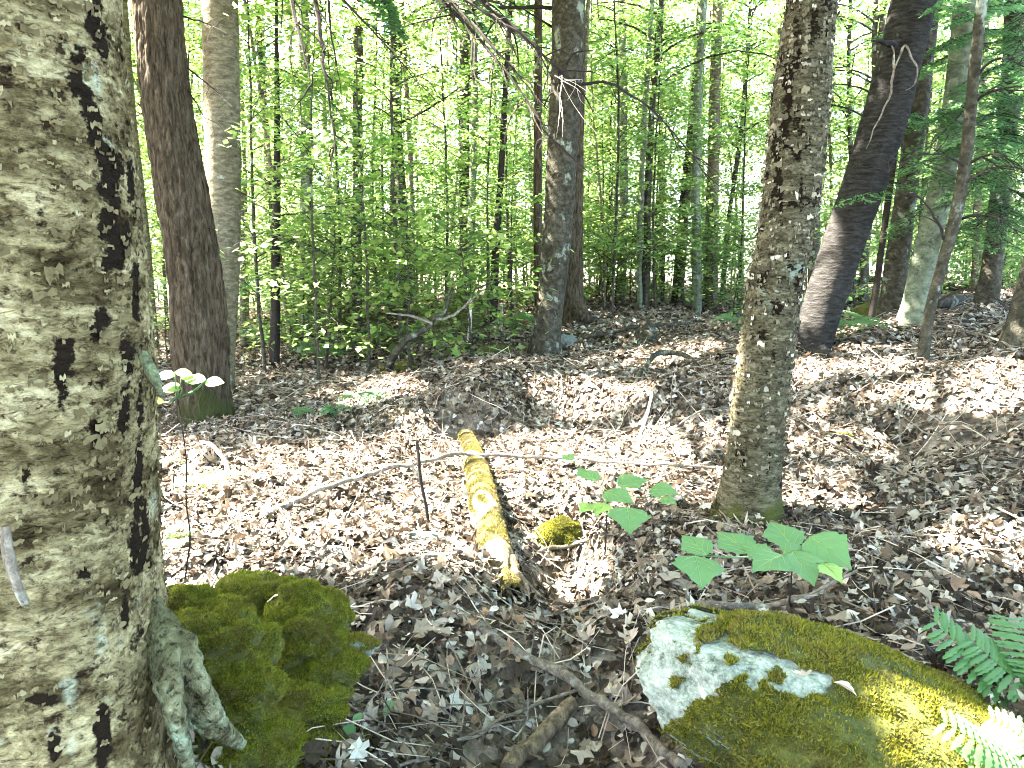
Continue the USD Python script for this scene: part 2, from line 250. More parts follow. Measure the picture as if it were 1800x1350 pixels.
# ------------------------------------------------------------------ shape builders
def spline(pts, n, at_u=None):
    pts = np.asarray(pts, float)
    if len(pts) < 3:
        return pts[0] + (pts[-1] - pts[0]) * np.linspace(0, 1, n)[:, None]
    from scipy.interpolate import PchipInterpolator
    d = np.concatenate([[0], np.cumsum(np.linalg.norm(np.diff(pts[:, :3], axis=0), axis=1))]) + np.arange(len(pts)) * 1e-6
    return PchipInterpolator(d, pts)(np.linspace(0, d[-1], n) if at_u is None else at_u * d[-1])
def frames(c):
    t = unit(np.gradient(c, axis=0))
    a = np.zeros_like(c)
    ref = np.array([0, 1.0, 0]) if abs(t[0][1]) < 0.8 else np.array([0, 0, 1.0])
    prev = np.cross(ref, t[0]); prev /= np.linalg.norm(prev)
    for i in range(len(c)):
        prev = prev - t[i] * prev.dot(t[i]); prev /= np.linalg.norm(prev) + 1e-12; a[i] = prev
    return t, a, np.cross(t, a)
def tube(pts, radii, sides=6, n=None, lump=0.0, seed=0, cap=True):
    pts = np.asarray(pts, float)
    n = n or max(3, 4 * len(pts))
    full = spline(np.column_stack([pts, np.broadcast_to(radii, len(pts))]), n)
    c, r = full[:, :3], full[:, 3]
    if lump: c = c + (np.stack([meshkit.noise(c * 9 + 31 * k, seed + k) for k in range(3)], -1) - 0.5) * lump
    t, a, b = frames(c)
    ang = np.arange(sides) * 2 * np.pi / sides
    rr = np.broadcast_to(r[:, None], (n, sides)).copy()
    dirs = np.cos(ang)[None, :, None] * a[:, None] + np.sin(ang)[None, :, None] * b[:, None]
    if lump and sides > 5:
        rr *= 1 + (meshkit.noise((c[:, None] + dirs * r[:, None, None]) * 25, seed + 9) - 0.5) * 0.5
    v = c[:, None] + dirs * rr[..., None]
    i, j = np.meshgrid(np.arange(n - 1), np.arange(sides), indexing='ij')
    q = np.stack([i * sides + j, i * sides + (j + 1) % sides, (i + 1) * sides + (j + 1) % sides, (i + 1) * sides + j], -1).reshape(-1, 4)
    f = np.vstack([q[:, [0, 1, 2]], q[:, [0, 2, 3]]]); v = v.reshape(-1, 3)
    if cap:
        v = np.vstack([v, c[0], c[-1]]); k = np.arange(sides)
        f = np.vstack([f, np.stack([(k + 1) % sides, k, np.full(sides, len(v) - 2)], 1), np.stack([(n - 1) * sides + k, (n - 1) * sides + (k + 1) % sides, np.full(sides, len(v) - 1)], 1)])
    return v, f
def trunk_grid(pts, radii, sides, n, disp=None, flare=None, focus=None, at_u=None):
    """A trunk on a (height, angle) grid. disp(theta, s, r) in metres; flare = (amount, height, lobes, phase)."""
    full = spline(np.column_stack([np.asarray(pts, float), radii]), n, at_u)
    n = len(full); c, r = full[:, :3], full[:, 3]
    t, a, b = frames(c)
    s = np.concatenate([[0], np.cumsum(np.linalg.norm(np.diff(c, axis=0), axis=1))])
    u = np.arange(sides) / sides
    th = 2 * np.pi * u
    if focus is not None:      # crowd the columns on the side towards the camera
        th = th + 0.62 * np.sin(th); th = th + focus
    S, TH = np.meshgrid(s, th, indexing='ij')
    R = np.broadcast_to(r[:, None], S.shape).copy()
    if flare:
        amt, hh, k, ph = flare
        R *= 1 + amt * np.exp(-S / hh) * (0.55 + 0.45 * np.cos(k * TH + ph + 0.6 * np.sin(TH * 2)))
    D = disp(TH, S, R) if disp is not None else 0.0
    dirs = np.cos(TH)[..., None] * a[:, None] + np.sin(TH)[..., None] * b[:, None]
    v = (c[:, None] + dirs * (R + D)[..., None]).reshape(-1, 3)
    i, j = np.meshgrid(np.arange(n - 1), np.arange(sides), indexing='ij')
    q = np.stack([i * sides + j, i * sides + (j + 1) % sides, (i + 1) * sides + (j + 1) % sides, (i + 1) * sides + j], -1).reshape(-1, 4)
    f = np.vstack([q[:, [0, 1, 2]], q[:, [0, 2, 3]]])
    return v, f, S.ravel(), TH.ravel(), dirs.reshape(-1, 3)
def cyl_noise(TH, S, R, k_around, k_up, octaves=4, seed=0):
    p = np.stack([np.cos(TH) * R * k_around, np.sin(TH) * R * k_around, S * k_up], -1) + 50
    return meshkit.fbm(p, octaves, seed)
def flaky(amp, seed, step=14):
    def d(TH, S, R):
        a = cyl_noise(TH, S, R, 7, 22, 4, seed); b = cyl_noise(TH, S, R, 20, 50, 4, seed + 5); c = cyl_noise(TH, S, R, 3, 2.2, 2, seed + 9)
        plate = 0.55 * np.floor(a * step) / step + 0.45 * a
        return amp * ((plate - 0.5) * 1.6 + (b - 0.5) * 1.3 + (c - 0.5) * 2.0)
    return d
def furrowed(amp, seed):
    def d(TH, S, R):
        w = cyl_noise(TH, S, R, 6, 1.2, 3, seed); a = cyl_noise(TH + (w - 0.5) * 0.5, S, R, 22, 2.6, 3, seed + 2); b = cyl_noise(TH, S, R, 30, 16, 3, seed + 3)
        ridge = 1 - np.abs(2 * a - 1) * 2.2
        return amp * (-1.3 * np.clip(ridge, 0, 1) ** 1.5 + (b - 0.5) * 0.7 + (w - 0.5) * 1.5)
    return d
def plain(amp, seed):
    def d(TH, S, R):
        return amp * ((cyl_noise(TH, S, R, 4, 1.5, 3, seed) - 0.5) * 2 + (cyl_noise(TH, S, R, 16, 24, 3, seed + 1) - 0.5))
    return d

# leaf templates: (vertices (x along the leaf 0..1, y across, z), faces)
def oval_template(w=0.3, seg=3):
    t = np.linspace(0, 1, seg + 2)[1:-1]
    mid = np.array([[0, 0]] + [[x, 0] for x in t] + [[1, 0]])
    prof = w * np.sin(np.pi * t ** 0.85) ** 0.8
    up = np.stack([t, prof], 1); dn = np.stack([t, -prof], 1)
    v = np.vstack([mid, up, dn]); m, n = len(mid), len(t)
    f = []
    for s, o in ((1, m), (-1, m + n)):
        tri = [[0, 1, o], [m - 2, m - 1, o + n - 1]]
        for k in range(n - 1): tri += [[1 + k, 2 + k, o + k + 1], [1 + k, o + k + 1, o + k]]
        f += [x if s == 1 else x[::-1] for x in tri]
    return np.column_stack([v, np.zeros(len(v))]), np.array(f)
def lobed_template():
    out = [(0.0, 0.0), (0.05, 0.20), (-0.02, 0.40), (0.28, 0.33), (0.36, 0.56), (0.58, 0.46), (0.56, 0.22), (0.76, 0.20), (1.0, 0.0)]
    pts = out + [(x, -y) for x, y in out[-2:0:-1]]
    v = np.array([(0.38, 0.0)] + pts); n = len(pts)
    f = np.array([[0, 1 + (k + 1) % n, 1 + k] for k in range(n)])
    return np.column_stack([v, np.zeros(len(v))]), f
def diamond_template(w=0.3):
    return np.array([[0, 0, 0], [0.45, w, 0], [1, 0, 0], [0.45, -w, 0.0]], float), np.array([[0, 2, 1], [0, 3, 2]])
OVAL, OVAL2, LOBED, DIA = oval_template(0.30, 3), oval_template(0.33, 2), lobed_template(), diamond_template(0.32)
def scatter(tmpl, pos, size, yaw, tilt, tilt_dir, curl=0.0, fold=0.0, g=None, normal=None):
    """One mesh of many leaves: template copies turned, tilted, curled and folded, laid about given points."""
    tv, tf = tmpl
    N = len(pos); g = g or rng(1)
    c1 = (g.normal(0, 1, (N, 1)) * curl); c2 = (g.normal(0, 1, (N, 1)) * curl); fo = np.abs(g.normal(0, 1, (N, 1))) * fold
    x = tv[None, :, 0] - 0.5; y = np.broadcast_to(tv[None, :, 1], (N, len(tv)))
    z = c1 * (x ** 2) * 2 + c2 * y ** 2 * 3 + fo * np.abs(y) + g.normal(0, 0.25, (N, len(tv))) * curl * 0.35
    x = np.broadcast_to(x, (N, len(tv)))
    loc = np.stack([x, y, z], -1) * np.asarray(size).reshape(-1, 1, 1)
    cy, sy = np.cos(yaw)[:, None], np.sin(yaw)[:, None]
    X, Y = loc[..., 0] * cy - loc[..., 1] * sy, loc[..., 0] * sy + loc[..., 1] * cy
    loc = np.stack([X, Y, loc[..., 2]], -1)
    ax = np.stack([np.cos(tilt_dir), np.sin(tilt_dir), 0 * tilt_dir], -1)[:, None]
    ct, st = np.cos(tilt)[:, None, None], np.sin(tilt)[:, None, None]
    loc = loc * ct + np.cross(np.broadcast_to(ax, loc.shape), loc) * st + ax * (loc * ax).sum(-1, keepdims=True) * (1 - ct)
    if normal is not None:     # stand the leaf on a surface with this normal
        nn = unit(normal); e1 = unit(np.cross(np.where(np.abs(nn[:, 2:]) > 0.95, [[1.0, 0, 0]], [[0, 0, 1.0]]), nn)); e2 = np.cross(nn, e1)
        loc = loc[..., :1] * e1[:, None] + loc[..., 1:2] * e2[:, None] + loc[..., 2:] * nn[:, None]
    v = loc + np.asarray(pos)[:, None]
    f = tf[None] + (np.arange(N) * len(tv))[:, None, None]
    return v.reshape(-1, 3), f.reshape(-1, 3)
# ================================================================== the forest floor
def build_ground():
    rr = np.concatenate([[0.0], np.geomspace(0.35, 420, 330)])
    th = np.concatenate([np.linspace(-50, 50, 430), np.linspace(50, 310, 90)[1:-1]])
    th = np.radians(90 - th)
    R, T = np.meshgrid(rr, th, indexing='ij')
    x, y = R * np.cos(T), R * np.sin(T)
    z = height(x, y)
    near = 1 - sstep(6, 14, R)
    z = z + (meshkit.fbm(np.stack([x, y, z], -1) * 11, 3, 21) - 0.5) * 0.05 * near
    v = np.stack([x, y, z], -1).reshape(-1, 3)
    n, m = R.shape
    i, j = np.meshgrid(np.arange(n - 1), np.arange(m), indexing='ij')
    q = np.stack([i * m + j, i * m + (j + 1) % m, (i + 1) * m + (j + 1) % m, (i + 1) * m + j], -1).reshape(-1, 4)
    f = np.vstack([q[:, [0, 2, 1]], q[:, [0, 3, 2]]])
    obj('ground', (v, f), M['ground'], smooth=True, kind='structure')
build_ground()

# ================================================================== the trunks that stand out, from pixels of the photograph
TREES = {}
def trunk_points(rows, Y, top_z, below=0.35, wide=False):
    P, r = [], []
    for px, py, w in rows:
        p = at(px, py, Y); P.append(p)
        dep = project(p)[2]
        r.append(w / 2 / FPX * dep * (0.92 if wide else math.cos(math.atan((px - 900) / FPX))))
    P, r = np.array(P), np.array(r)
    o = np.argsort(P[:, 2]); P, r = P[o], r[o]
    d0 = unit(P[1] - P[0]); P = np.vstack([P[0] - d0 * below / max(d0[2], 0.5), P]); r = np.concatenate([[r[0] * 1.12], r])
    d1 = unit(P[-1] - P[-2] if len(P) < 4 else P[-1] - P[-3])
    if P[-1][2] < top_z:
        h = top_z - P[-1][2]
        for k in (0.33, 0.66, 1.0):
            q = P[-1 if k == 0.33 else base] + d1 * (h * k) / d1[2] if k == 0.33 else end0 + d1 * (h * k) / d1[2]
            if k == 0.33: end0, r0 = P[-1].copy(), r[-1]; base = len(P) - 1
            P = np.vstack([P, q]); r = np.append(r, r0 * (1 - 0.38 * k))
    return P, r
def tree(key, name, cat, label, rows, mat, bark_disp, Y=None, top_z=10, n=160, sides=48, flare=None, moss=None, group=None, smooth=True, focus=True, scars=None, by=None):
    if Y is None: Y = hit(rows[-1][0], rows[-1][1])[1]
    P, r = trunk_points(rows, Y, top_z, wide=(key == 'left_birch'))
    # rings: dense in view, sparse above the frame
    d = np.concatenate([[0], np.cumsum(np.linalg.norm(np.diff(P, axis=0), axis=1))]); vis = d[min(len(rows), len(d) - 1)] / d[-1]
    au = np.concatenate([np.linspace(0, vis, int(n * 0.9), endpoint=False), np.linspace(vis, 1, max(6, n - int(n * 0.9)))])
    v, f, S, TH, D = trunk_grid(P, r, sides, n, bark_disp, flare, focus=None, at_u=au)
    root = P[1].copy()
    t = thing(name, label, cat, group, loc=root)
    pv = {}
    if moss is not None: pv['moss'] = np.clip(1 - (S - 0.3) / moss, 0, 1) * 0.8 * (0.35 + meshkit.fbm(v * np.array([9, 9, 3.0]), 3, 6))
    if scars is not None: pv['scar'] = scars(v)
    obj('trunk', (v - root, f), mat, t, smooth=smooth, prim_vars=pv)
    TREES[key] = dict(prim=t, root=root, P=P, r=r, Y=Y, by=by or label, px=rows[0][0], v=v, f=f, D=D, S=S)
    return t

# --- the big flaky birch at the left edge
SCARS = [(135, 130, 14, 50), (150, 180, 14, 40), (165, 215, 16, 40), (165, 190, 22, 14), (178, 275, 15, 30), (188, 330, 20, 40), (196, 390, 22, 50), (205, 440, 20, 40), (185, 455, 10, 25), (200, 330, 16, 60), (222, 420, 10, 50), (230, 330, 8, 50),
         (178, 560, 16, 30), (168, 580, 12, 18), (112, 640, 20, 45), (106, 612, 12, 20), (108, 690, 14, 40), (128, 655, 18, 12), (172, 755, 17, 20), (225, 640, 14, 40), (222, 700, 12, 50), (215, 740, 10, 22), (245, 720, 7, 60), (244, 800, 7, 70), (242, 880, 7, 60), (240, 960, 12, 50),
         (258, 990, 18, 14), (148, 1010, 17, 13), (45, 830, 10, 22), (220, 1065, 7, 35), (240, 500, 8, 60), (235, 40, 12, 40), (165, 40, 14, 30), (185, 90, 10, 40), (68, 1230, 22, 14), (95, 1310, 12, 40), (255, 930, 10, 40), 
         (180, 1290, 12, 60), ]
def left_scars(v):
    px, py, dep = project(v)
    nn = (meshkit.fbm(v * np.array([14, 14, 9.0]), 3, 77) - 0.5) * 1.1
    m = np.zeros(len(v))
    for cx, cy, sx, sy in SCARS:
        d = np.hypot((px - cx) / (sx * 1.15), (py - cy) / (sy * 1.15))
        m = np.maximum(m, np.clip(0.98 - d * 0.66 + nn * 0.7, 0, 1))
    return m
LEFT_ROWS = [(-10, 0, 440), (-14, 150, 458), (-8, 330, 496), (-4, 500, 524), (0, 620, 536), (4, 800, 544), (6, 950, 552), (4, 1080, 570), (0, 1220, 610), (-4, 1360, 680)]
def left_disp(TH, S, R):
    a = flaky(0.008, 5, 16)(TH, S, R)
    g = cyl_noise(TH, S, R, 9, 0.8, 3, 33)
    root = np.exp(-S / 0.5)
    dth = (TH + 0.55 + np.pi) % (2 * np.pi) - np.pi
    lobe = 0.62 * np.exp(-S / 0.30) * np.exp(-(dth / 0.42) ** 2)
    d2 = (TH + 1.9 + np.pi) % (2 * np.pi) - np.pi
    return a + root * (g - 0.5) * 0.12 + lobe + 0.3 * np.exp(-S / 0.3) * np.exp(-(d2 / 0.4) ** 2)
tree('left_birch', 'birch_tree', 'tree', 'huge flaky beige birch trunk with black scars, beside the moss mounds', LEFT_ROWS, M['birch'], left_disp, Y=1.62, top_z=9.5, n=600, sides=360, flare=(0.10, 0.25, 5, 0.6), scars=left_scars, by='big flaky birch')
# --- the rest, near to far
tree('brown', 'conifer_tree', 'tree', 'leaning reddish-brown furrowed conifer trunk with a mossy foot, in front of a pale trunk',
     [(276, 0, 92), (290, 150, 92), (322, 350, 98), (345, 500, 104), (352, 600, 108), (357, 680, 100), (366, 742, 100)], M['brown'], furrowed(0.020, 8), top_z=11, n=420, sides=150, flare=(0.35, 0.22, 5, 1.0), moss=0.75, by='brown furrowed conifer')
tree('grey_back', 'beech_tree', 'tree', 'pale grey trunk close behind the brown furrowed conifer',
     [(386, 0, 66), (390, 180, 65), (392, 350, 64), (388, 500, 66), (380, 600, 70), (374, 668, 78)], M['grey'], flaky(0.006, 14), Y=9.6, top_z=11, n=260, sides=80, by='pale trunk behind the brown conifer')
tree('centre', 'maple_tree', 'tree', 'mottled grey trunk in the middle with a dark trunk hard behind its right side',
     [(1000, 0, 58), (996, 130, 55), (988, 250, 54), (984, 350, 52), (976, 450, 50), (968, 530, 48), (960, 590, 52), (957, 625, 62)], M['mid'], flaky(0.008, 24), top_z=12, n=260, sides=80, flare=(0.3, 0.2, 4, 2), by='middle trunk')
tree('centre_back', 'conifer_tree', 'tree', 'dark red-brown trunk hidden behind the middle trunk, long root to the right',
     [(1008, 200, 38), (1006, 330, 40), (1003, 430, 44), (1002, 510, 48), (1004, 566, 66)], M['brown'], furrowed(0.015, 28), top_z=12, n=160, sides=60, flare=(0.5, 0.3, 4, 0), by='dark trunk behind the middle one')
def right_scars(v):
    px, py, dep = project(v)
    p = np.stack([v[:, 0] * 7, v[:, 1] * 7, v[:, 2] * 3.2], -1)
    m = np.clip((meshkit.fbm(p * 2.2, 5, 91) - 0.53) * 6, 0, 1) * 0.62
    for cx, cy, sx, sy in [(1385, 165, 14, 90), (1400, 95, 10, 60), (1378, 225, 10, 40), (1370, 330, 10, 60), (1398, 60, 20, 12), (1400, 270, 18, 14), (1352, 145, 6, 50), (1367, 310, 12, 60), (1390, 130, 14, 20), (1360, 250, 8, 24), (1395, 360, 12, 8), (1408, 340, 6, 40)]:
        m = np.maximum(m, np.clip(1.2 - np.hypot((px - cx) / (sx * 0.7), (py - cy) / sy) + 2.2 * (meshkit.fbm(v * np.array([20, 20, 30.0]), 3, 5) - 0.5), 0, 0.85))
    return m
tree('right_birch', 'birch_tree', 'tree', 'peeling grey-olive birch in front of the leaning dark trunk, broad seedling leaves at its foot',
     [(1427, 0, 96), (1416, 90, 100), (1406, 200, 104), (1392, 330, 102), (1376, 430, 96), (1360, 520, 96), (1348, 620, 98), (1336, 700, 100), (1326, 800, 102), (1318, 870, 112), (1312, 915, 132)], M['birch_right'], flaky(0.010, 44), top_z=11, n=520, sides=200, flare=(0.42, 0.20, 5, 0.4), moss=0.36, scars=right_scars, by='peeling birch')
tree('leaning', 'cherry_tree', 'tree', 'dark purple-brown trunk leaning right behind the peeling birch, lichened dead branch hanging on it',
     [(1606, 0, 84), (1585, 90, 82), (1560, 190, 84), (1527, 300, 80), (1492, 400, 78), (1465, 480, 76), (1440, 560, 72), (1428, 610, 70), (1424, 648, 88)], M['dark'], plain(0.010, 51), Y=hit(1424, 618)[1], top_z=12, n=360, sides=100, flare=(0.45, 0.2, 4, 1.5), by='leaning dark trunk')
tree('behind_leaning', 'maple_tree', 'tree', 'shaded grey-brown trunk between the leaning dark trunk and the pale green trunk',
     [(1622, 110, 40), (1612, 190, 42), (1600, 290, 40), (1585, 400, 42), (1574, 480, 44), (1566, 560, 48)], M['mid'], plain(0.008, 61), top_z=13, n=160, sides=50, flare=(0.3, 0.3, 4, 0), by='shaded trunk right of the leaning one')
tree('pale_green', 'beech_tree', 'tree', 'smooth pale green-grey trunk, right of the leaning dark trunk',
     [(1698, 0, 46), (1687, 110, 44), (1672, 230, 44), (1650, 350, 46), (1626, 450, 46), (1612, 520, 48), (1602, 575, 60)], M['greenish'], plain(0.006, 71), top_z=13, n=160, sides=50, flare=(0.3, 0.3, 4, 0), by='pale green trunk')
tree('thin_dark_right', 'young_tree', 'tree', 'thin dark trunk rising beside the pale green trunk, snags on its right side',
     [(1712, 130, 22), (1700, 260, 24), (1682, 370, 24), (1655, 470, 22), (1630, 570, 20), (1620, 645, 24)], M['mid'], plain(0.006, 81), top_z=9, n=140, sides=30, flare=(0.4, 0.15, 4, 0), by='thin dark trunk with snags')
tree('right_mid', 'maple_tree', 'tree', 'upright grey trunk standing among feathery boughs, second from the right border',
     [(1787, 0, 42), (1780, 120, 40), (1768, 240, 38), (1756, 360, 38), (1745, 460, 38), (1732, 540, 48)], M['mid'], plain(0.007, 91), top_z=13, n=140, sides=40, flare=(0.35, 0.25, 4, 0), by='grey trunk among feathery boughs')
tree('right_edge', 'maple_tree', 'tree', 'brown trunk foot cut by the right border, leaning outward',
     [(1850, 380, 62), (1822, 480, 62), (1802, 560, 66), (1792, 610, 84)], M['mid'], plain(0.009, 101), top_z=11, n=140, sides=50, flare=(0.3, 0.2, 4, 0), by='trunk at the right border')
tree('thin_left', 'sapling', 'tree', 'thin dark sapling with drooping bare side twigs, standing right of the brown conifer',
     [(486, 60, 7), (487, 180, 10), (487, 300, 13), (485, 420, 16), (484, 540, 17), (482, 640, 20)], M['twig'], plain(0.003, 111), top_z=5.5, n=120, sides=16, by='thin dark sapling')
tree('x1220', 'young_tree', 'tree', 'slender dark trunk standing left of the peeling birch',
     [(1234, 0, 17), (1226, 130, 18), (1214, 250, 17), (1204, 350, 18), (1197, 440, 20), (1190, 535, 22)], M['mid'], plain(0.006, 121), top_z=13, n=100, sides=24, by='slender dark trunk left of the peeling birch')
tree('x1255', 'beech_tree', 'tree', 'slender pale trunk just left of the peeling birch, behind leaves',
     [(1262, 0, 18), (1257, 150, 20), (1254, 300, 21), (1252, 420, 22), (1250, 525, 24)], M['grey'], plain(0.005, 131), Y=18, top_z=14, n=80, sides=24, by='slender pale trunk')
tree('x700', 'maple_tree', 'tree', 'grey trunk left of centre among leaves, thin dark branch rising from it',
     [(694, 40, 18), (696, 130, 17), (700, 250, 17), (706, 350, 18), (712, 450, 19), (714, 535, 22)], M['mid'], plain(0.008, 141), Y=15, top_z=13, n=100, sides=24, by='knobbly grey trunk')
tree('x815', 'maple_tree', 'tree', 'straight grey trunk in the green thicket left of the middle trunk',
     [(816, 60, 15), (816, 160, 18), (816, 280, 18), (816, 390, 18), (815, 510, 20)], M['mid'], plain(0.006, 151), Y=19, top_z=14, n=80, sides=24, by='straight grey trunk in the thicket')
tree('x945', 'young_tree', 'tree', 'narrow brown trunk close left of the middle trunk',
     [(946, 0, 14), (946, 150, 14), (945, 300, 15), (946, 420, 16), (948, 520, 18)], M['brown'], plain(0.006, 161), Y=13, top_z=12, n=80, sides=24, by='narrow brown trunk')
tree('x868', 'young_tree', 'tree', 'short-looking dark trunk between the thicket and the middle trunk, black in shade',
     [(886, 200, 10), (880, 320, 11), (872, 430, 14), (866, 560, 17)], M['twig'], plain(0.004, 171), Y=14, top_z=11, n=70, sides=20, by='black thin trunk')
tree('x1540', 'sapling', 'tree', 'thin black stem right of the leaning dark trunk foot',
     [(1556, 390, 12), (1548, 450, 12), (1538, 520, 13), (1528, 575, 15)], M['twig'], plain(0.004, 181), top_z=8, n=70, sides=16, by='thin black stem')
tree('x215', 'beech_tree', 'tree', 'pale far trunk seen in the gap beside the huge birch',
     [(212, 0, 24), (226, 180, 24), (245, 350, 22), (258, 460, 20), (266, 575, 22)], M['grey'], plain(0.005, 191), Y=13, top_z=12, n=80, sides=24, by='far trunk beside the huge birch')

# roots, snags and dead limbs that belong to these trees
def gpts(rows):     # (px, py, lift): points on the ground under a pixel
    return np.array([hit(a, b) + [0, 0, c] for a, b, c in rows])
def ridged(pts, radii, sides, n, seed, amp):
    def d(TH, S, R):
        return amp * R * (1.4 * (cyl_noise(TH, S, R, 26, 3, 3, seed) - 0.5) + 0.9 * (cyl_noise(TH, S, R, 40, 30, 3, seed + 3) - 0.5)) * 2
    v, f, *_ = trunk_grid(pts, radii, sides, n, d)
    return v, f
def part_tube(key, name, pts, radii, mat, sides=7, n=None, lump=0.0, seed=0, label=None):
    T = TREES[key]
    v, f = tube(pts, radii, sides, n, lump, seed)
    return obj(name, (v - T['root'], f), mat, T['prim'], smooth=60, label=label)
T = TREES['left_birch']
T = TREES['left_birch']
for RP, RR, RS in [(np.array([at(238, 1020, 1.68), at(280, 1105, 1.60), at(308, 1165, 1.57), at(335, 1215, 1.60), at(368, 1268, 1.68), at(400, 1290, 1.78), at(440, 1320, 1.92)]), [0.018, 0.034, 0.043, 0.040, 0.032, 0.022, 0.010], 4),
                   (np.array([at(300, 1130, 1.58), at(300, 1220, 1.50), at(318, 1300, 1.52), at(335, 1375, 1.58)]), [0.024, 0.027, 0.022, 0.016], 9)]:
    v, f = ridged(RP, RR, 44, 150, RS, 0.42)
    obj('root', (v - T['root'], f), M['root'], T['prim'], smooth=True, label='pale green lichen-coated root' if RS == 4 else None)
part_tube('left_birch', 'stick', np.array([at(10, 925, 1.30), at(16, 975, 1.29), at(30, 1030, 1.285), at(45, 1062, 1.29)]), [0.008, 0.009, 0.008, 0.006], M['stick'], 8, 16, 0.004, 2, 'tan stick caught on the bark')
part_tube('left_birch', 'branch_stub', np.array([at(254, 625, 1.60), at(270, 665, 1.56), at(286, 698, 1.53)]), [0.014, 0.010, 0.004], M['lichen_root'], 10, 14, 0.012, 3)
c = TREES['centre_back']
part_tube('centre_back', 'root', np.array([at(1008, 540, c['Y'] - .1), at(1022, 556, c['Y'] - 0.3), *gpts([(1040, 566, 0.02), (1060, 572, -0.02)])]), [0.16, 0.11, 0.07, 0.03], M['brown'], 10, 16, 0.04, 6)
le = TREES['leaning']
yy = le['Y'] - 0.36
part_tube('leaning', 'dead_branch', np.array([at(1566, 80, yy + .1), at(1572, 96, yy - .05), at(1570, 125, yy - .04), at(1566, 160, yy), at(1552, 195, yy), at(1538, 225, yy + .02), at(1522, 262, yy + .04)]), [0.008, 0.009, 0.011, 0.010, 0.009, 0.006, 0.003], M['stick'], 7, 40, 0.02, 12, 'pale lichened dead branch')
part_tube('leaning', 'dead_branch', np.array([at(1571, 125, yy - .04), at(1580, 100, yy - .08), at(1590, 80, yy - .1), at(1602, 98, yy - .08), at(1612, 130, yy - .06), at(1608, 145, yy - .04), at(1592, 158, yy - .02)]), [0.008, 0.009, 0.011, 0.010, 0.008, 0.006, 0.003], M['stick'], 7, 40, 0.02, 13, 'pale lichened dead branch')
part_tube('leaning', 'branch_stub', np.array([at(1575, 82, yy + .25), at(1555, 74, yy), at(1530, 72, yy - .15)]), [0.05, 0.025, 0.006], M['dark'], 8, 12, 0.02, 3)
part_tube('leaning', 'root', np.array([at(1436, 620, le['Y'] - .05), *gpts([(1462, 640, 0.03), (1500, 648, -0.02)])]), [0.13, 0.07, 0.03], M['dark'], 9, 14, 0.03, 6)

# bare, drooping lower branches, each a part of the tree that carries it
def arc(key, a, b, sag, r0, sides=5, mat='twig', seed=0, n=14, twigs=0, name='dead_branch'):
    """a, b = (px, py, Y); a branch bowed by sag metres, with side twigs."""
    A, B = at(*a), at(*b); g = rng(seed + 500)
    t = np.linspace(0, 1, 6)[:, None]
    pts = A + (B - A) * t + np.array([0, 0, 1.0]) * sag * 4 * t * (1 - t)
    ms = [tube(pts, r0 * (1 - 0.85 * t[:, 0]), sides, n, 0.03, seed)]
    for k in range(twigs):
        u = g.uniform(0.15, 0.98); p = A + (B - A) * u + np.array([0, 0, sag * 4 * u * (1 - u)])
        d = unit(B - A) + g.normal(0, 0.55, 3) + np.array([0, 0, -0.25]); d = unit(d) * g.uniform(0.12, 0.5) * (1.15 - u * 0.6)
        q = p + d; m2 = p + d * 0.55 + g.normal(0, 0.03, 3)
        ms.append(tube(np.array([p, m2, q + [0, 0, -0.05]]), np.array([r0 * 0.34, r0 * 0.25, r0 * 0.08]), 3, 6, 0.01, seed + k))
    v, f = join(ms)
    T = TREES[key]
    obj(name, (v - T['root'], f), M[mat], T['prim'], smooth=60)
Yb = 5.2
arc('brown', (700, -80, 6.0), (1010, 150, Yb), 0.10, 0.028, seed=1, twigs=26)
arc('brown', (1005, 146, Yb), (1262, 345, Yb), 0.22, 0.012, seed=2, twigs=14)
arc('brown', (690, -70, 5.8), (985, 262, 5.0), 0.12, 0.022, seed=3, twigs=26)
arc('brown', (742, -40, 5.6), (965, 200, 4.9), 0.05, 0.018, seed=4, twigs=20)
arc('brown', (770, -30, 5.6), (1000, 130, 5.0), 0.03, 0.017, seed=5, twigs=20)
arc('brown', (985, 135, 5.1), (985, 205, 5.0), 0.03, 0.006, seed=6, twigs=4, mat='pale_stick')
arc('brown', (975, 132, 5.1), (1022, 165, 5.0), 0.02, 0.0045, seed=7, twigs=4, mat='pale_stick')
arc('centre', (975, 14, 11), (700, 50, 10.6), 0.10, 0.030, seed=8, twigs=16)
arc('centre', (975, 50, 11), (890, 0, 10.5), 0.0, 0.02, seed=88, twigs=6)
arc('x700', (705, 215, 13), (860, 110, 12), -0.08, 0.024, seed=9, twigs=12)
arc('brown', (500, -60, 5.4), (548, 150, 5.0), 0.0, 0.020, seed=10, twigs=8)
arc('brown', (545, -60, 5.4), (592, 275, 4.9), 0.02, 0.021, seed=11, twigs=6)
arc('brown', (566, -50, 5.4), (600, 180, 5.1), 0.02, 0.011, seed=12, twigs=6)
arc('brown', (548, 150, 5.0), (505, 205, 5.1), 0.0, 0.007, seed=13, twigs=5)
arc('brown', (560, -40, 5.4), (760, 170, 5.6), 0.02, 0.012, seed=14, twigs=16)
for k, (x0, y0, x1, y1, s) in enumerate([(489, 215, 592, 275, .18), (489, 300, 600, 335, .16), (488, 360, 570, 470, .15), (487, 490, 640, 560, .22), (486, 505, 590, 560, .14), (490, 150, 560, 100, .05), (486, 330, 420, 300, .05), (487, 420, 610, 440, .12), (488, 260, 700, 180, .1)]):
    arc('thin_left', (x0, y0, TREES['thin_left']['Y']), (x1, y1, TREES['thin_left']['Y'] - 0.6), s, 0.009, seed=20 + k, twigs=7)
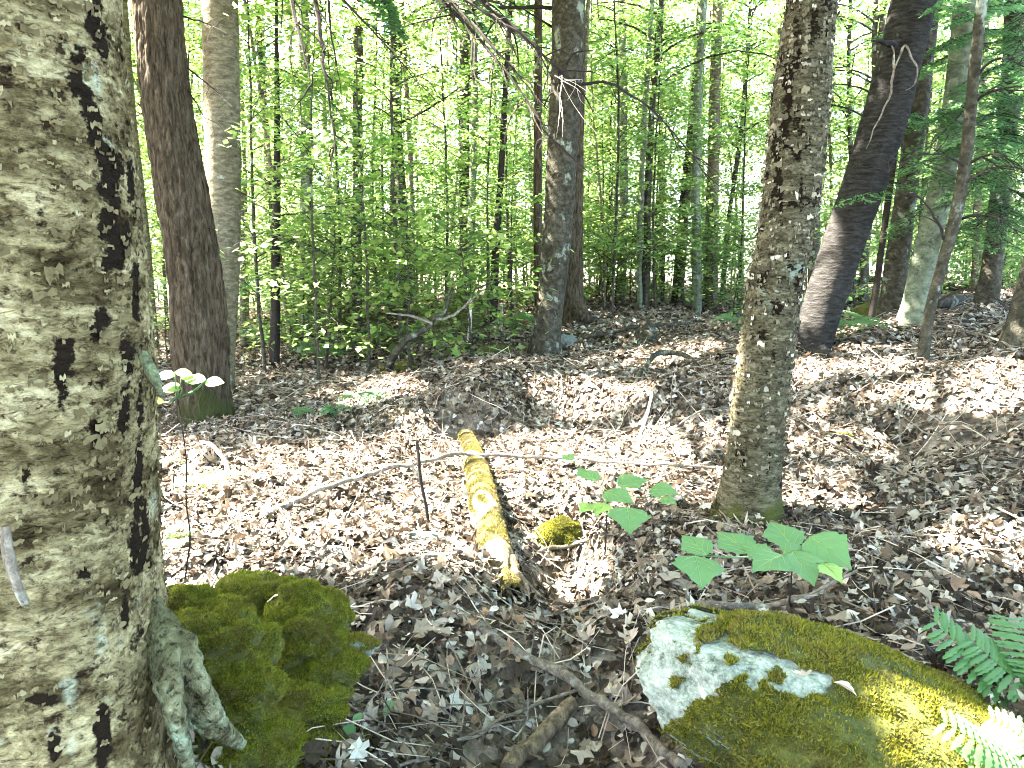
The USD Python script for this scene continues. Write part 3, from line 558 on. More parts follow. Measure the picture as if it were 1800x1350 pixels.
for k, (x0, y0, x1, y1, s) in enumerate([(1702, 300, 1560, 305, .15), (1700, 290, 1800, 300, .1), (1690, 330, 1800, 300, .1), (1715, 180, 1800, 178, .1), (1720, 130, 1795, 120, .1), (1690, 385, 1800, 420, .1), (1660, 420, 1590, 330, .08), (1640, 540, 1780, 560, .2)]):
    arc('thin_dark_right', (x0, y0, TREES['thin_dark_right']['Y']), (x1, y1, TREES['thin_dark_right']['Y'] - 0.5), s, 0.014, seed=40 + k, twigs=8)
for k, (x0, y0, x1, y1) in enumerate([(330, 120, 410, 190), (330, 160, 372, 230), (325, 30, 400, 60)]):
    arc('brown', (x0, y0, TREES['brown']['Y']), (x1, y1, TREES['brown']['Y'] - 0.5), 0.02, 0.010, seed=60 + k, twigs=4)

# ================================================================== canopy overhead: leaves thinned where the photograph shows sun on the floor
LIT = [(380, 900, 90, 50), (340, 960, 60, 40), (470, 850, 90, 45), (560, 900, 90, 40), (680, 850, 100, 60), (760, 810, 70, 36), (640, 930, 70, 30), (780, 900, 60, 45), (430, 980, 60, 20), (960, 870, 60, 45), (1010, 900, 40, 30), (1120, 800, 90, 36), (1200, 770, 70, 40), (1230, 840, 60, 40), (1170, 850, 60, 30), (950, 780, 60, 24),
       (1060, 700, 70, 12), (1150, 625, 110, 22), (1090, 640, 50, 10), (1480, 670, 95, 22), (1560, 662, 40, 16), (1720, 676, 100, 24), (1010, 1025, 32, 26), (1410, 850, 40, 26), (1060, 580, 110, 12), (660, 690, 60, 16), (1690, 490, 100, 60), (1560, 480, 60, 60), (1520, 600, 60, 12), (1390, 720, 20, 12),
       (845, 800, 30, 40), (865, 985, 40, 20), (975, 920, 36, 20), (1480, 780, 20, 10), (1760, 960, 40, 12), (300, 840, 30, 60), (600, 520, 100, 40), (640, 975, 60, 14)]
LIT_3D = [(at(1318, 690, 4.45), 0.10), (at(1308, 740, 4.45), 0.09), (at(1312, 650, 4.45), 0.08), (at(1300, 790, 4.45), 0.06), (at(376, 330, 9.3), 0.28), (at(372, 390, 9.3), 0.22), (at(376, 270, 9.3), 0.15), (at(978, 395, 10.6), 0.22), (at(972, 440, 10.6), 0.15), (at(945, 520, 10.6), 0.16), (at(1470, 435, 9.3), 0.20), (at(320, 665, 1.9), 0.14), (at(360, 665, 1.9), 0.1), (at(385, 805, 4.8), 0.16), (at(825, 560, 9), 0.3), (at(1130, 740, 6.3), 0.15), (at(1740, 1310, 1.9), 0.13), (at(1700, 1290, 1.88), 0.07)]
def lit_targets():
    g = rng(17); P, R = [], []
    for cx, cy, sx, sy in LIT:
        n = 44
        a, q = g.uniform(0, 2 * np.pi, n), np.sqrt(g.uniform(0, 1, n))
        H = hits(cx + sx * q * np.cos(a), cy + sy * q * np.sin(a))
        P.append(H); R.append(np.full(n, 0.13) + 0.014 * H[:, 1])
    for p, r in LIT_3D: P.append(p[None]); R.append(np.array([r + 0.09]))
    return np.vstack(P), np.concatenate(R)
LT, LR = lit_targets()
def sun_blocked(C, extra=0.0, near_only=False):
    """True for points that stand between the sun and a lit spot."""
    from scipy.spatial import cKDTree
    e1 = unit(np.cross(SUN, [0, 0, 1.0])); e2 = np.cross(SUN, e1)
    pick = LT[:, 1] < 12 if near_only else np.ones(len(LT), bool)
    A = np.stack([C @ e1, C @ e2], -1); B = np.stack([LT[pick] @ e1, LT[pick] @ e2], -1)
    d, k = cKDTree(B).query(A, k=6)
    return (d < LR[pick][k] + extra).any(1)
def build_canopy():
    g = rng(23)
    NC, PER = 4400, 44
    gx, gy = g.uniform(-8.5, 10.5, NC), g.uniform(-3.0, 15.0, NC)
    keep = g.uniform(0, 1, NC) < np.where(gy > 11.5, 0.35, 1.0)
    gx, gy = gx[keep], gy[keep]; NC = len(gx)
    z = g.uniform(6.0, 12.5, NC)
    C = np.stack([gx + SUN[0] / SUN[2] * z, gy + SUN[1] / SUN[2] * z, z], -1)
    tgt = [at(a, b, y) for a, b, y in [(1200, 1180, 2.2), (1290, 1160, 2.3), (1380, 1200, 2.2), (1480, 1240, 2.2), (1240, 1260, 2.1), (1350, 1300, 2.1), (1500, 1320, 2.0), (1600, 1260, 2.1), (1400, 960, 2.7), (1250, 980, 2.7), (1470, 980, 2.7), (1330, 940, 2.8), (1060, 860, 3.4), (1120, 890, 3.4),
           (100, 300, 1.4), (100, 700, 1.4), (100, 1000, 1.4), (200, 500, 1.5), (220, 900, 1.5), (60, 100, 1.4), (400, 1130, 2.1), (520, 1100, 2.4), (450, 1050, 2.4), (330, 1200, 1.6), (430, 1250, 2.0), (1340, 150, 4.45), (1380, 300, 4.45), (1350, 500, 4.45), (1330, 850, 4.45), (330, 300, 7.2), (350, 600, 7.2), (1560, 200, 9.3), (1520, 330, 9.3)]]
    tgt += [q for q in hits(*np.array([(x, y) for x in range(640, 1160, 60) for y in range(1080, 1350, 60)] + [(x, y) for x in range(1420, 1800, 60) for y in range(730, 1060, 55)] + [(x, y) for x in range(430, 800, 70) for y in (690, 730, 770)] + [(x, y) for x in range(860, 1280, 80) for y in (660, 740, 950)]).T)]
    tgt = np.array(tgt); EX = np.repeat(tgt, 2, 0); ez = g.uniform(6.2, 12.5, len(EX))
    C = np.vstack([C, EX + SUN * ((ez - EX[:, 2]) / SUN[2])[:, None]]); NC = len(C)
    off = g.normal(0, 1, (NC, PER, 3)) * [0.36, 0.36, 0.10]
    Pp = (C[:, None] + off).reshape(-1, 3); owner = np.repeat(np.arange(NC), PER)
    px, py, dep = project(Pp)
    hidden = (dep < 0.3) | (py < -60) | (px < -150) | (px > 1950)
    ok = hidden & ~(sun_blocked(Pp, 0.03) & (g.uniform(0, 1, len(Pp)) < 0.988))
    Pp, owner = Pp[ok], owner[ok]
    keys = ['left_birch', 'brown', 'grey_back', 'centre', 'centre_back', 'right_birch', 'leaning', 'behind_leaning', 'pale_green', 'x945', 'x215']
    tops = np.array([TREES[k]['P'][-1] for k in keys])
    near = np.linalg.norm(C[:, None, :2] - tops[None, :, :2], axis=-1).argmin(1)
    for i, k in enumerate(keys):
        T = TREES[k]; sel = near[owner] == i; P = Pp[sel]; N = len(P)
        if N < 20: continue
        v, f = scatter(DIA, P, g.uniform(0.12, 0.19, N), g.uniform(0, 6.28, N), np.abs(g.normal(0, 0.45, N)), g.uniform(0, 6.28, N), g=g)
        obj('crown', (v - T['root'], f), M['leaf_deep' if k in ('brown', 'centre_back') else 'leaf'], T['prim'], per=4)
        cl = C[near == i]; top = T['P'][-1]; mid = T['P'][-3]
        for c in cl[:: max(1, len(cl) // 9)][:9]:
            s0 = mid + (top - mid) * g.uniform(0, 1)
            part_tube(k, 'limb', np.array([s0, (s0 + c) / 2 + [0, 0, 0.4], c]), [0.05, 0.03, 0.01], M['mid'], 5, 8)
build_canopy()
# ================================================================== the green thicket: leafy understory trees, one of each kind, then copies
def understory(name, label, seed, H, r0, n_limb, leaves, size, first, matl='leaf', matb='mid', spread=1.4):
    g = rng(seed)
    t = UsdGeom.Xform.Define(stage, path_for(name))
    prim = tag(t.GetPrim(), label, 'tree')
    lean = g.normal(0, 0.04, 2)
    zs = np.linspace(-0.4, H, 7)
    pts = np.stack([lean[0] * zs + 0.06 * np.sin(zs * 0.9 + seed), lean[1] * zs + 0.06 * np.cos(zs * 0.8 + seed), zs], -1)
    obj('trunk', tube(pts, r0 * np.linspace(1.1, 0.2, 7), 8, 26, 0.03, seed), M[matb], prim, smooth=60)
    limbs, L0 = [], []
    from scipy.interpolate import interp1d
    axis = interp1d(zs, pts, axis=0)
    for k in range(n_limb):
        h = g.uniform(first, H * 0.97); base = axis(h)
        az = g.uniform(0, 6.28); ln = spread * (0.45 + 0.75 * g.uniform()) * (1.15 - 0.6 * h / H)
        d = np.array([math.cos(az), math.sin(az), 0]); p1 = base + d * ln * 0.5 + [0, 0, 0.18 * ln]; p2 = base + d * ln + [0, 0, g.uniform(-0.15, 0.15) * ln]
        limbs.append(tube(np.array([base, p1, p2]), np.array([r0 * 0.32, r0 * 0.2, r0 * 0.06]), 4, 7))
        m = int(leaves / n_limb); u = g.uniform(0.25, 1.08, m)[:, None]
        c = base * (1 - u) ** 2 + 2 * u * (1 - u) * p1 + u * u * p2
        side = np.cross(d, [0, 0, 1.0])
        L0.append(c + side * g.normal(0, 0.26, (m, 1)) * ln * 0.8 + g.normal(0, 0.05, (m, 3)))
    obj('limbs', join(limbs), M[matb], prim, kind='stuff')
    P = np.vstack(L0); N = len(P)
    obj('crown', scatter(DIA, P, g.uniform(0.75, 1.25, N) * size, g.uniform(0, 6.28, N), np.abs(g.normal(0, 0.5, N)), g.uniform(0, 6.28, N), g=g), M[matl], prim, per=4)
    return prim
def place(prim, loc, rz, s, label=None, group=None, cat=None):
    x = UsdGeom.Xformable(prim)
    x.ClearXformOpOrder()
    x.AddTranslateOp().Set(Gf.Vec3d(*map(float, loc))); x.AddRotateZOp().Set(float(rz)); x.AddScaleOp().Set(Gf.Vec3f(float(s), float(s), float(s)))
    return tag(prim, label, cat, group)
def copy_of(src, name, loc, rz, s, label, group, cat='tree'):
    p = UsdGeom.Xform.Define(stage, path_for(name)).GetPrim()
    p.GetReferences().AddInternalReference(src.GetPath()); p.SetInstanceable(True)
    return place(p, loc, rz, s, label, group, cat)
KINDS_U = [
    ('leafy_sapling', 'airy leafy sapling', 1, 4.6, 0.018, 24, 1300, 0.088, 0.5, 'leaf', 'mid', 1.1),
    ('understory_tree', 'layered young tree', 2, 7.5, 0.028, 44, 3600, 0.090, 0.8, 'leaf', 'mid', 1.6),
    ('understory_tree', 'tall young tree', 3, 10.5, 0.038, 56, 4600, 0.098, 1.4, 'leaf', 'grey', 1.9),
    ('understory_tree', 'bushy young tree', 4, 8.5, 0.030, 54, 4400, 0.092, 0.6, 'leaf_deep', 'mid', 1.8),
    ('forest_tree', 'high-crowned tree', 5, 15.0, 0.08, 54, 5600, 0.135, 4.5, 'leaf', 'mid', 2.9),
    ('leafy_shrub', 'low leafy shrub', 6, 1.5, 0.014, 20, 520, 0.085, 0.15, 'leaf', 'mid', 0.8),
]
PROTO, USED = [understory(*k) for k in KINDS_U], [False] * len(KINDS_U)
ORD = ['first', 'second', 'third', 'fourth', 'fifth', 'sixth', 'seventh', 'eighth', 'ninth', 'tenth', 'eleventh', 'twelfth', 'thirteenth', 'fourteenth', 'fifteenth', 'sixteenth', 'seventeenth', 'eighteenth']
SEEN_MARKS = {}
def landmark(px, Y):
    """Which named trunk stands nearest to the left of a pixel column, and which comes next."""
    T = sorted([(t['px'] if False else project(t['root'])[0], t['by']) for t in TREES.values()])
    xs = [a for a, _ in T]
    k = int(np.searchsorted(xs, px))
    return (T[k - 1][1] if k > 0 else None), (T[k][1] if k < len(T) else None)
def spot_label(what, px, Y):
    a, b = landmark(px, Y)
    far = 'near' if Y < 13 else 'middle-distance' if Y < 20 else 'far'
    key = (what, a, b, far); n = SEEN_MARKS[key] = SEEN_MARKS.get(key, -1) + 1
    o = ORD[n] + ' ' if n < len(ORD) else 'another '
    if n >= len(ORD): return f'{far} {what} deep in the sunlit green thicket'
    if a is None: return f'{o}{far} {what} left of the {b}'
    if b is None: return f'{o}{far} {what} right of the {a}'
    return f'{o}{far} {what} right of the {a}'
def plant_thicket():
    g = rng(5)
    spots = []
    def add(kind, Y, px, s=None):
        x = (px - 900) / FPX * (Y * CP + 0.2)
        spots.append((kind, x, Y, s or g.uniform(0.8, 1.2)))
    # dense left half and centre, opener to the right
    n = 0
    while n < 335:
        Y = 10.5 + 34 * g.uniform() ** 1.15; px = g.uniform(-350, 2150)
        dens = 0.8 if px < 1250 else 0.85 if Y > 18 else 0.45
        if Y < 13.5 and not (px < 250 or 430 < px < 760): continue
        if Y < 15.5 and 900 < px < 1600: continue
        if 1150 < px < 1650 and Y < 17 and g.uniform() < 0.5: continue
        if g.uniform() > dens: continue
        x_ = (px - 900) / FPX * (Y * CP + 0.2); col = np.stack([np.full(18, x_), np.full(18, Y), np.linspace(1.5, 9.5, 18)], -1)
        if Y < 24 and sun_blocked(col, 0.75, near_only=True).any(): continue
        kind = int(g.choice([0, 1, 2, 3, 4], p=[0.20, 0.30, 0.26, 0.14, 0.10]))
        if Y < 14 and kind in (2, 4): kind = 1
        add(kind, Y, px); n += 1
    for Y, px, k in [(10.2, 640, 0), (9.6, 560, 0), (11.5, 700, 1), (11.0, 470, 1), (12.5, 600, 3), (13, 780, 1), (12, 860, 0), (14, 900, 0), (12.5, 520, 2), (15.5, 1080, 3), (16, 1150, 1), (16.5, 1060, 2), (17, 1290, 1), (18, 1480, 0), (11, 1500, 5), (14, 330, 1), (11.5, 300, 5)]:
        add(k, Y, px)
    for k in range(56):      # the far wood that closes the view
        add(3 if k % 3 else 4, g.uniform(44, 72), g.uniform(-100, 1900), g.uniform(1.0, 1.5))
    for k in range(74):      # low greenery along the foot of the thicket
        Y = g.uniform(9.5, 24); px = g.uniform(430, 1300) if k % 4 else g.uniform(1440, 1800)
        if px > 880 and Y < 15: Y += 6
        add(5, Y, px, g.uniform(0.8, 1.7))
    for k, (x, Y) in enumerate([(-2.5, -6), (1, -5), (4, -4), (6.5, -1), (3, -9), (-5, -9), (8, 3), (9, -7), (0.5, -11), (8.5, 6.5), (-9, -6)]): spots.append((2 if k % 2 else 3, x, Y, 1.2))
    for kind, x, Y, s in spots:
        z = float(height(x, Y)); px = project(np.array([x, Y, z + 1.0]))[0]
        name, what = KINDS_U[kind][0], KINDS_U[kind][1]
        lab = spot_label(what, px, Y); grp = f'{what}s in the sunlit thicket'
        if not USED[kind]:
            USED[kind] = True; place(PROTO[kind], (x, Y, z), g.uniform(0, 360), s, lab, grp, 'shrub' if kind == 5 else 'tree')
        else:
            copy_of(PROTO[kind], name, (x, Y, z), g.uniform(0, 360), s, lab, grp, 'shrub' if kind == 5 else 'tree')
plant_thicket()
# slender bare trunks whose crowns are above the picture
def slender(seed, matb, r):
    g = rng(seed); zs = np.linspace(-0.4, 16, 9)
    pts = np.stack([0.12 * np.sin(zs * 0.4 + seed), 0.12 * np.cos(zs * 0.33 + seed), zs], -1)
    prim = tag(UsdGeom.Xform.Define(stage, path_for('slender_trunk')).GetPrim(), 'slender', 'tree')
    obj('trunk', tube(pts, r * np.linspace(1.15, 0.55, 9), 9, 40, 0.05, seed), M[matb], prim, smooth=60)
    P = np.stack([g.normal(0, 1.3, 1500), g.normal(0, 1.3, 1500), g.uniform(11.5, 17, 1500)], -1)
    obj('crown', scatter(DIA, P, g.uniform(0.1, 0.17, 1500), g.uniform(0, 6.28, 1500), np.abs(g.normal(0, 0.5, 1500)), g.uniform(0, 6.28, 1500), g=g), M['leaf'], prim, per=4)
    return prim
SL = [slender(301, 'mid', 0.085), slender(302, 'grey', 0.075), slender(303, 'greenish', 0.06), slender(304, 'greenish', 0.10)]
def plant_slender():
    g = rng(9); first = [True] * len(SL)
    words = ['slender grey-brown trunk', 'slender pale trunk', 'slender mossy-grey trunk', 'slender greenish trunk']
    pxs = np.concatenate([np.linspace(440, 1290, 27) + g.normal(0, 14, 27), np.linspace(1440, 1790, 9) + g.normal(0, 10, 9), np.linspace(225, 440, 4)])
    for i, px in enumerate(pxs):
        Y = g.uniform(14, 36) if i % 3 else g.uniform(13, 20)
        k = int(g.integers(0, 4)); x = (px - 900) / FPX * (Y * CP + 0.2); z = float(height(x, Y))
        lab, grp = spot_label(words[k], px, Y), words[k] + 's in the green thicket'
        if first[k]: first[k] = False; place(SL[k], (x, Y, z), g.uniform(0, 360), g.uniform(0.6, 1.1), lab, grp, 'tree')
        else: copy_of(SL[k], 'slender_trunk', (x, Y, z), g.uniform(0, 360), g.uniform(0.6, 1.15), lab, grp)
plant_slender()

# ================================================================== leaf litter and twigs: ground cover nobody could count
def surface_normal(x, y, e=0.05):
    return unit(np.stack([height(x - e, y) - height(x + e, y), height(x, y - e) - height(x, y + e), np.full(np.shape(x), 2 * e)], -1))
def frustum_points(n, y0, y1, g, wide=0.80, pw=0.5):
    Y = np.sqrt(g.uniform(0, 1, n) * (y1 ** 2 - y0 ** 2) + y0 ** 2)
    return g.uniform(-1, 1, n) * (wide * Y + 0.7), Y
def litter():
    g = rng(31); parts = []; tones = []
    for n, y0, y1, tm, s0, s1, lift in [(8000, 1.0, 4.2, LOBED, .04, .085, .03), (20000, 1.0, 4.2, OVAL, .03, .07, .035), (24000, 1.0, 4.5, DIA, .010, .032, .04), (12000, 4.2, 8, LOBED, .045, .085, .03), (32000, 4.2, 8, OVAL2, .035, .08, .035), (16000, 4.2, 8, DIA, .02, .045, .035), (450, 1.2, 5, OVAL, .08, .11, .05), (350, 1.2, 5, LOBED, .08, .11, .05), (44000, 7.5, 12.5, OVAL2, .04, .085, .035), (40000, 8, 18, OVAL2, .06, .12, .04), (20000, 18, 34, DIA, .11, .22, .05)]:
        x, y = frustum_points(n, y0, y1, g)
        cover = meshkit.fbm(np.stack([x, y, 0 * x], -1) * 1.9, 3, 41)
        pit = 1.15 * bump(x, y, 0.25, 2.4, 0.5, 0.5, 1) + bump(x, y, -0.42, 6.95, 0.3, 0.22, 1.2) + bump(x, y, 0.28, 4.05, 0.26, 0.45, 1.1) + bump(x, y, 3.3, 5.6, 0.5, 0.35, 1)
        k = (g.uniform(0, 1, n) < 0.35 + 1.1 * cover) & (g.uniform(0, 1, n) > pit * 0.8)
        if y0 < 2: mc = hit(480, 1285); k &= ~((np.hypot(x - mc[0], y - mc[1]) < 0.24) & (g.uniform(0, 1, n) < 0.75))
        x, y = x[k], y[k]; N = len(x)
        z = height(x, y) + np.abs(g.normal(0, 1, N)) * lift
        tones.append(np.repeat(g.uniform(0, 1, N), len(tm[0])))
        tilt = np.abs(g.normal(0, 0.18 if s0 >= .09 and y1 < 6 else 0.36, N))
        parts.append(scatter(tm, np.stack([x, y, z], -1), g.uniform(s0, s1, N), g.uniform(0, 6.28, N), tilt, g.uniform(0, 6.28, N), curl=0.42 if tm is not DIA else 0, fold=0.35, g=g, normal=surface_normal(x, y)))
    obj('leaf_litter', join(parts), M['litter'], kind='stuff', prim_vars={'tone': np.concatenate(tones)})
litter()
def twigs():
    g = rng(37); ms = []
    N = 10500; x, y = frustum_points(N, 1.2, 11, g)
    ln = g.uniform(0.10, 0.6, N) * np.where(g.uniform(0, 1, N) < 0.1, 1.8, 1); yaw = g.uniform(0, 6.28, N); r = g.uniform(0.0010, 0.0032, N) * (1 + 0.05 * y)
    T = np.linspace(-0.5, 0.5, 5)
    bend = g.normal(0, 0.10, N)
    X = x[:, None] + ln[:, None] * (np.cos(yaw)[:, None] * T - np.sin(yaw)[:, None] * bend[:, None] * (T * T * 4)); Y = y[:, None] + ln[:, None] * (np.sin(yaw)[:, None] * T + np.cos(yaw)[:, None] * bend[:, None] * (T * T * 4))
    Z = height(X, Y) + g.uniform(0.02, 0.06, N)[:, None] + g.normal(0, 0.06, N)[:, None] * T * ln[:, None] * 3
    c = np.stack([X, Y, Z], -1); t = unit(c[:, -1] - c[:, 0]); a = unit(np.cross(t, [0, 0, 1.0])); b = np.cross(t, a)
    ang = np.arange(3) * 2 * np.pi / 3
    rad = r[:, None] * np.array([1.0, 0.95, 0.85, 0.7, 0.45])
    v = c[:, :, None] + rad[..., None, None] * (np.cos(ang)[None, None, :, None] * a[:, None, None] + np.sin(ang)[None, None, :, None] * b[:, None, None])
    i, j = np.meshgrid(np.arange(4), np.arange(3), indexing='ij')
    q = np.stack([i * 3 + j, i * 3 + (j + 1) % 3, (i + 1) * 3 + (j + 1) % 3, (i + 1) * 3 + j], -1).reshape(-1, 4)
    f = np.vstack([q[:, [0, 1, 2]], q[:, [0, 2, 3]]])
    obj('twig_litter', (v.reshape(-1, 3), (f[None] + (np.arange(N) * 15)[:, None, None]).reshape(-1, 3)), M['twig_litter'], kind='stuff', per=15)
twigs()
# ================================================================== moss, stones, logs and sticks
def sample_faces(v, f, n, g, mask=None):
    a, b, c = v[f[:, 0]], v[f[:, 1]], v[f[:, 2]]
    cr = np.cross(b - a, c - a); area = np.linalg.norm(cr, axis=1)
    w = area * (mask[f].mean(1) if mask is not None else 1.0); w = w / w.sum()
    k = g.choice(len(f), n, p=w); u, q = g.uniform(0, 1, n), g.uniform(0, 1, n); fl = u + q > 1; u[fl], q[fl] = 1 - u[fl], 1 - q[fl]
    return a[k] + u[:, None] * (b - a)[k] + q[:, None] * (c - a)[k], unit(cr[k])
def blades(P, Nn, ln, g, wide=0.22, up=0.5, spread=0.6):
    """One little three-cornered shoot at each point."""
    n = len(P); d = unit(Nn * 1.0 + np.array([0, 0, up]) + g.normal(0, spread, (n, 3)))
    L_ = g.uniform(0.6, 1.3, n)[:, None] * ln
    s = unit(np.cross(d, g.normal(0, 1, (n, 3)))) * L_ * wide
    v = np.stack([P - s, P + s, P + d * L_], 1).reshape(-1, 3)
    return v, np.arange(3 * n).reshape(-1, 3)
def boulder_mesh(center, radii, rotz=0.0, tilt=0.0, sub=6, rough=0.12, freq=3.0, seed=0, square=0.85):
    m = trimesh.creation.icosphere(sub); u = np.asarray(m.vertices)
    u = np.sign(u) * np.abs(u) ** square; u = u / (np.linalg.norm(u, axis=1, keepdims=True) ** 0.7)
    p = u * (1 + (meshkit.fbm(np.asarray(m.vertices) * freq * 0.5 + seed, 2, seed) - 0.5)[:, None] * rough * 3 + (meshkit.fbm(np.asarray(m.vertices) * freq * 2 + seed, 4, seed + 2) - 0.5)[:, None] * rough)
    p = p * radii
    ct, st = math.cos(tilt), math.sin(tilt); p = np.stack([p[:, 0] * ct + p[:, 2] * st, p[:, 1], -p[:, 0] * st + p[:, 2] * ct], -1)
    c, s = math.cos(rotz), math.sin(rotz); p = np.stack([p[:, 0] * c - p[:, 1] * s, p[:, 0] * s + p[:, 1] * c, p[:, 2]], -1)
    return p + center, np.asarray(m.faces)
def big_boulder():
    g = rng(61)
    v, f = boulder_mesh(np.array([1.20, 2.22, -0.06]), np.array([0.80, 0.36, 0.29]), rotz=-0.22, tilt=0.38, sub=7, rough=0.15, freq=2.8, seed=13)
    c = np.array([1.02, 2.22, 0.0])
    t = thing('mossy_boulder', 'long pale boulder with lichen-white end, its top covered by olive moss', 'boulder', loc=c)
    obj('stone', (v - c, f), M['rock'], t, smooth=True)
    px, py, dep = project(v + (meshkit.noise(v * 30, 3)[:, None] - 0.5) * 0.02)
    wob = (meshkit.fbm(v * 22, 3, 8) - 0.5) * 46
    edge = np.interp(px, [1100, 1160, 1230, 1290, 1330, 1400, 1450, 1500], [1300, 1285, 1235, 1190, 1212, 1222, 1218, 1150])
    m = (py + wob > edge)
    strip = np.interp(px, [1250, 1330, 1400, 1480, 1560], [1100, 1135, 1170, 1215, 1260]); m |= (py + wob * 0.5 < strip) & (px > 1262)
    for cx, cy, r in [(1240, 1122, 20), (1262, 1115, 16), (1285, 1163, 14), (1365, 1190, 17), (1225, 1150, 8), (1192, 1196, 12), (1305, 1130, 18), (1340, 1205, 9), (1330, 1140, 13), (1205, 1158, 9), (1310, 1108, 20)]:
        m |= np.hypot(px - cx, (py - cy) * 1.1) + wob * 0.35 < r
    nrm = trimesh.Trimesh(v, f, process=False).vertex_normals
    m |= (nrm[:, 1] > 0.25) & (nrm[:, 2] > 0.2)
    m &= nrm[:, 2] > -0.55
    thick = m.astype(float)
    vv = v + nrm * (0.006 + 0.012 * meshkit.fbm(v * 16, 3, 4))[:, None] * thick[:, None]
    fm = m[f].all(1)
    P, Nn = sample_faces(vv, f[fm], 150000, g)
    bm = trimesh.Trimesh(vv - c, f[fm], process=False); bm.remove_unreferenced_vertices(); bed, keepf = np.asarray(bm.vertices), np.asarray(bm.faces)
    obj('moss_bed', (bed, keepf), M['moss_bed'], t, smooth=True)
    cl = meshkit.fbm(P * 14, 3, 15); kk = g.uniform(0, 1, len(P)) < np.clip(2.6 * (cl - 0.26), 0.12, 1); P, Nn, cl = P[kk], Nn[kk], cl[kk]
    b = blades(P - c, Nn, (0.005 + 0.014 * cl)[:, None], g)
    obj('moss', b, M['moss'], t, kind='stuff', per=3)
    return v, f, nrm
BV, BF, BN = big_boulder()

def mossy_stone(name, label, cat, lobes, n, ln, mat='moss_green', bed='moss_bed', seed=0, stone=None, mask_up=-0.3):
    g = rng(seed)
    vs = [boulder_mesh(np.asarray(c), np.asarray(r), rotz=a, sub=5, rough=0.22, freq=4.0, seed=seed + 3 * k) for k, (c, r, a) in enumerate(lobes)]
    v, f = join(vs); c0 = np.array([v[:, 0].mean(), v[:, 1].mean(), v[:, 2].min()])
    t = thing(name, label, cat, loc=c0)
    nrm = trimesh.Trimesh(v, f, process=False).vertex_normals
    obj('stone', (v - c0, f), M[stone or bed], t, smooth=True)
    w = sstep(mask_up, mask_up + 0.25, nrm[:, 2]) * np.clip(3 * (meshkit.fbm(v * 13, 3, 5) - 0.22), 0.1, 1) + 1e-6
    P, Nn = sample_faces(v, f, n, g, w)
    clump = 0.25 + 1.5 * meshkit.fbm(P * 30, 3, 6)
    obj('moss', blades(P - c0, Nn, ln * clump[:, None], g), M[mat], t, kind='stuff', per=3)
    return t
mossy_stone('moss_mound', 'front green moss mound against the huge birch root', 'moss mound',
            [(at(368, 1150, 2.08), (0.17, 0.14, 0.14), 0.3), (at(322, 1095, 2.16), (0.12, 0.12, 0.10), 0), (at(425, 1215, 2.03), (0.11, 0.10, 0.10), 0), (at(430, 1310, 1.95), (0.16, 0.13, 0.06), 0)], 120000, 0.0075, seed=71)
mossy_stone('moss_mound', 'rear green moss mound with a dark cleft, in front of the sunlit litter', 'moss mound',
            [(at(545, 1105, 2.42), (0.13, 0.14, 0.14), 0.2), (at(440, 1060, 2.54), (0.15, 0.14, 0.09), 0.5), (at(580, 1175, 2.36), (0.11, 0.10, 0.07), 0.5), (at(530, 1240, 2.22), (0.15, 0.12, 0.06), 0.1)], 120000, 0.0075, seed=75)
mossy_stone('flat_stone', 'small flat grey stone with a moss cap, right of the moss mounds', 'stone',
            [(at(615, 1138, 2.52), (0.085, 0.06, 0.030), 0.1)], 5000, 0.010, 'moss', stone='grey_rock', seed=79, mask_up=0.55)
def moss_patch(label, cx, cy, rx, ry, n, ln=0.010, mat='moss', seed=0, group=None):
    g = rng(seed); a = g.uniform(0, 6.28, n); q = np.sqrt(g.uniform(0, 1, n)); 
    c = hit(cx, cy); e = hit(cx + rx, cy); e2 = hit(cx, cy + ry)
    RX, RY = np.linalg.norm((e - c)[:2]), np.linalg.norm((e2 - c)[:2])
    x, y = c[0] + RX * q * np.cos(a), c[1] + RY * q * np.sin(a)
    k = meshkit.fbm(np.stack([x, y, 0 * x], -1) * 7, 3, seed) > 0.30 + 0.2 * q; x, y = x[k], y[k]
    hump = 0.045 * (1 - q[k] ** 2) + 0.02
    P = np.stack([x, y, height(x, y) + hump], -1)
    v, f = blades(P, surface_normal(x, y), ln, g, wide=0.4, spread=0.8)
    t = thing('moss_patch', label, 'moss', group, loc=c)
    obj('moss', (v - c, f), M[mat], t, kind='stuff', per=3)
moss_patch('sparse green moss spread below the moss mounds, beside the birch root', 480, 1280, 150, 90, 34000, 0.014, 'moss_green', 3)
moss_patch('small bright moss cushion right of the peeling birch', 1478, 778, 30, 9, 2500, 0.014, 'moss_green', 5)
moss_patch('faint moss on the earth bank left of the middle trunk', 690, 655, 45, 10, 2500, 0.03, 'moss', 7)
moss_patch('olive moss rim of the dark pit, left of the mossy log top', 690, 765, 45, 8, 900, 0.012, 'moss_dull', 9)

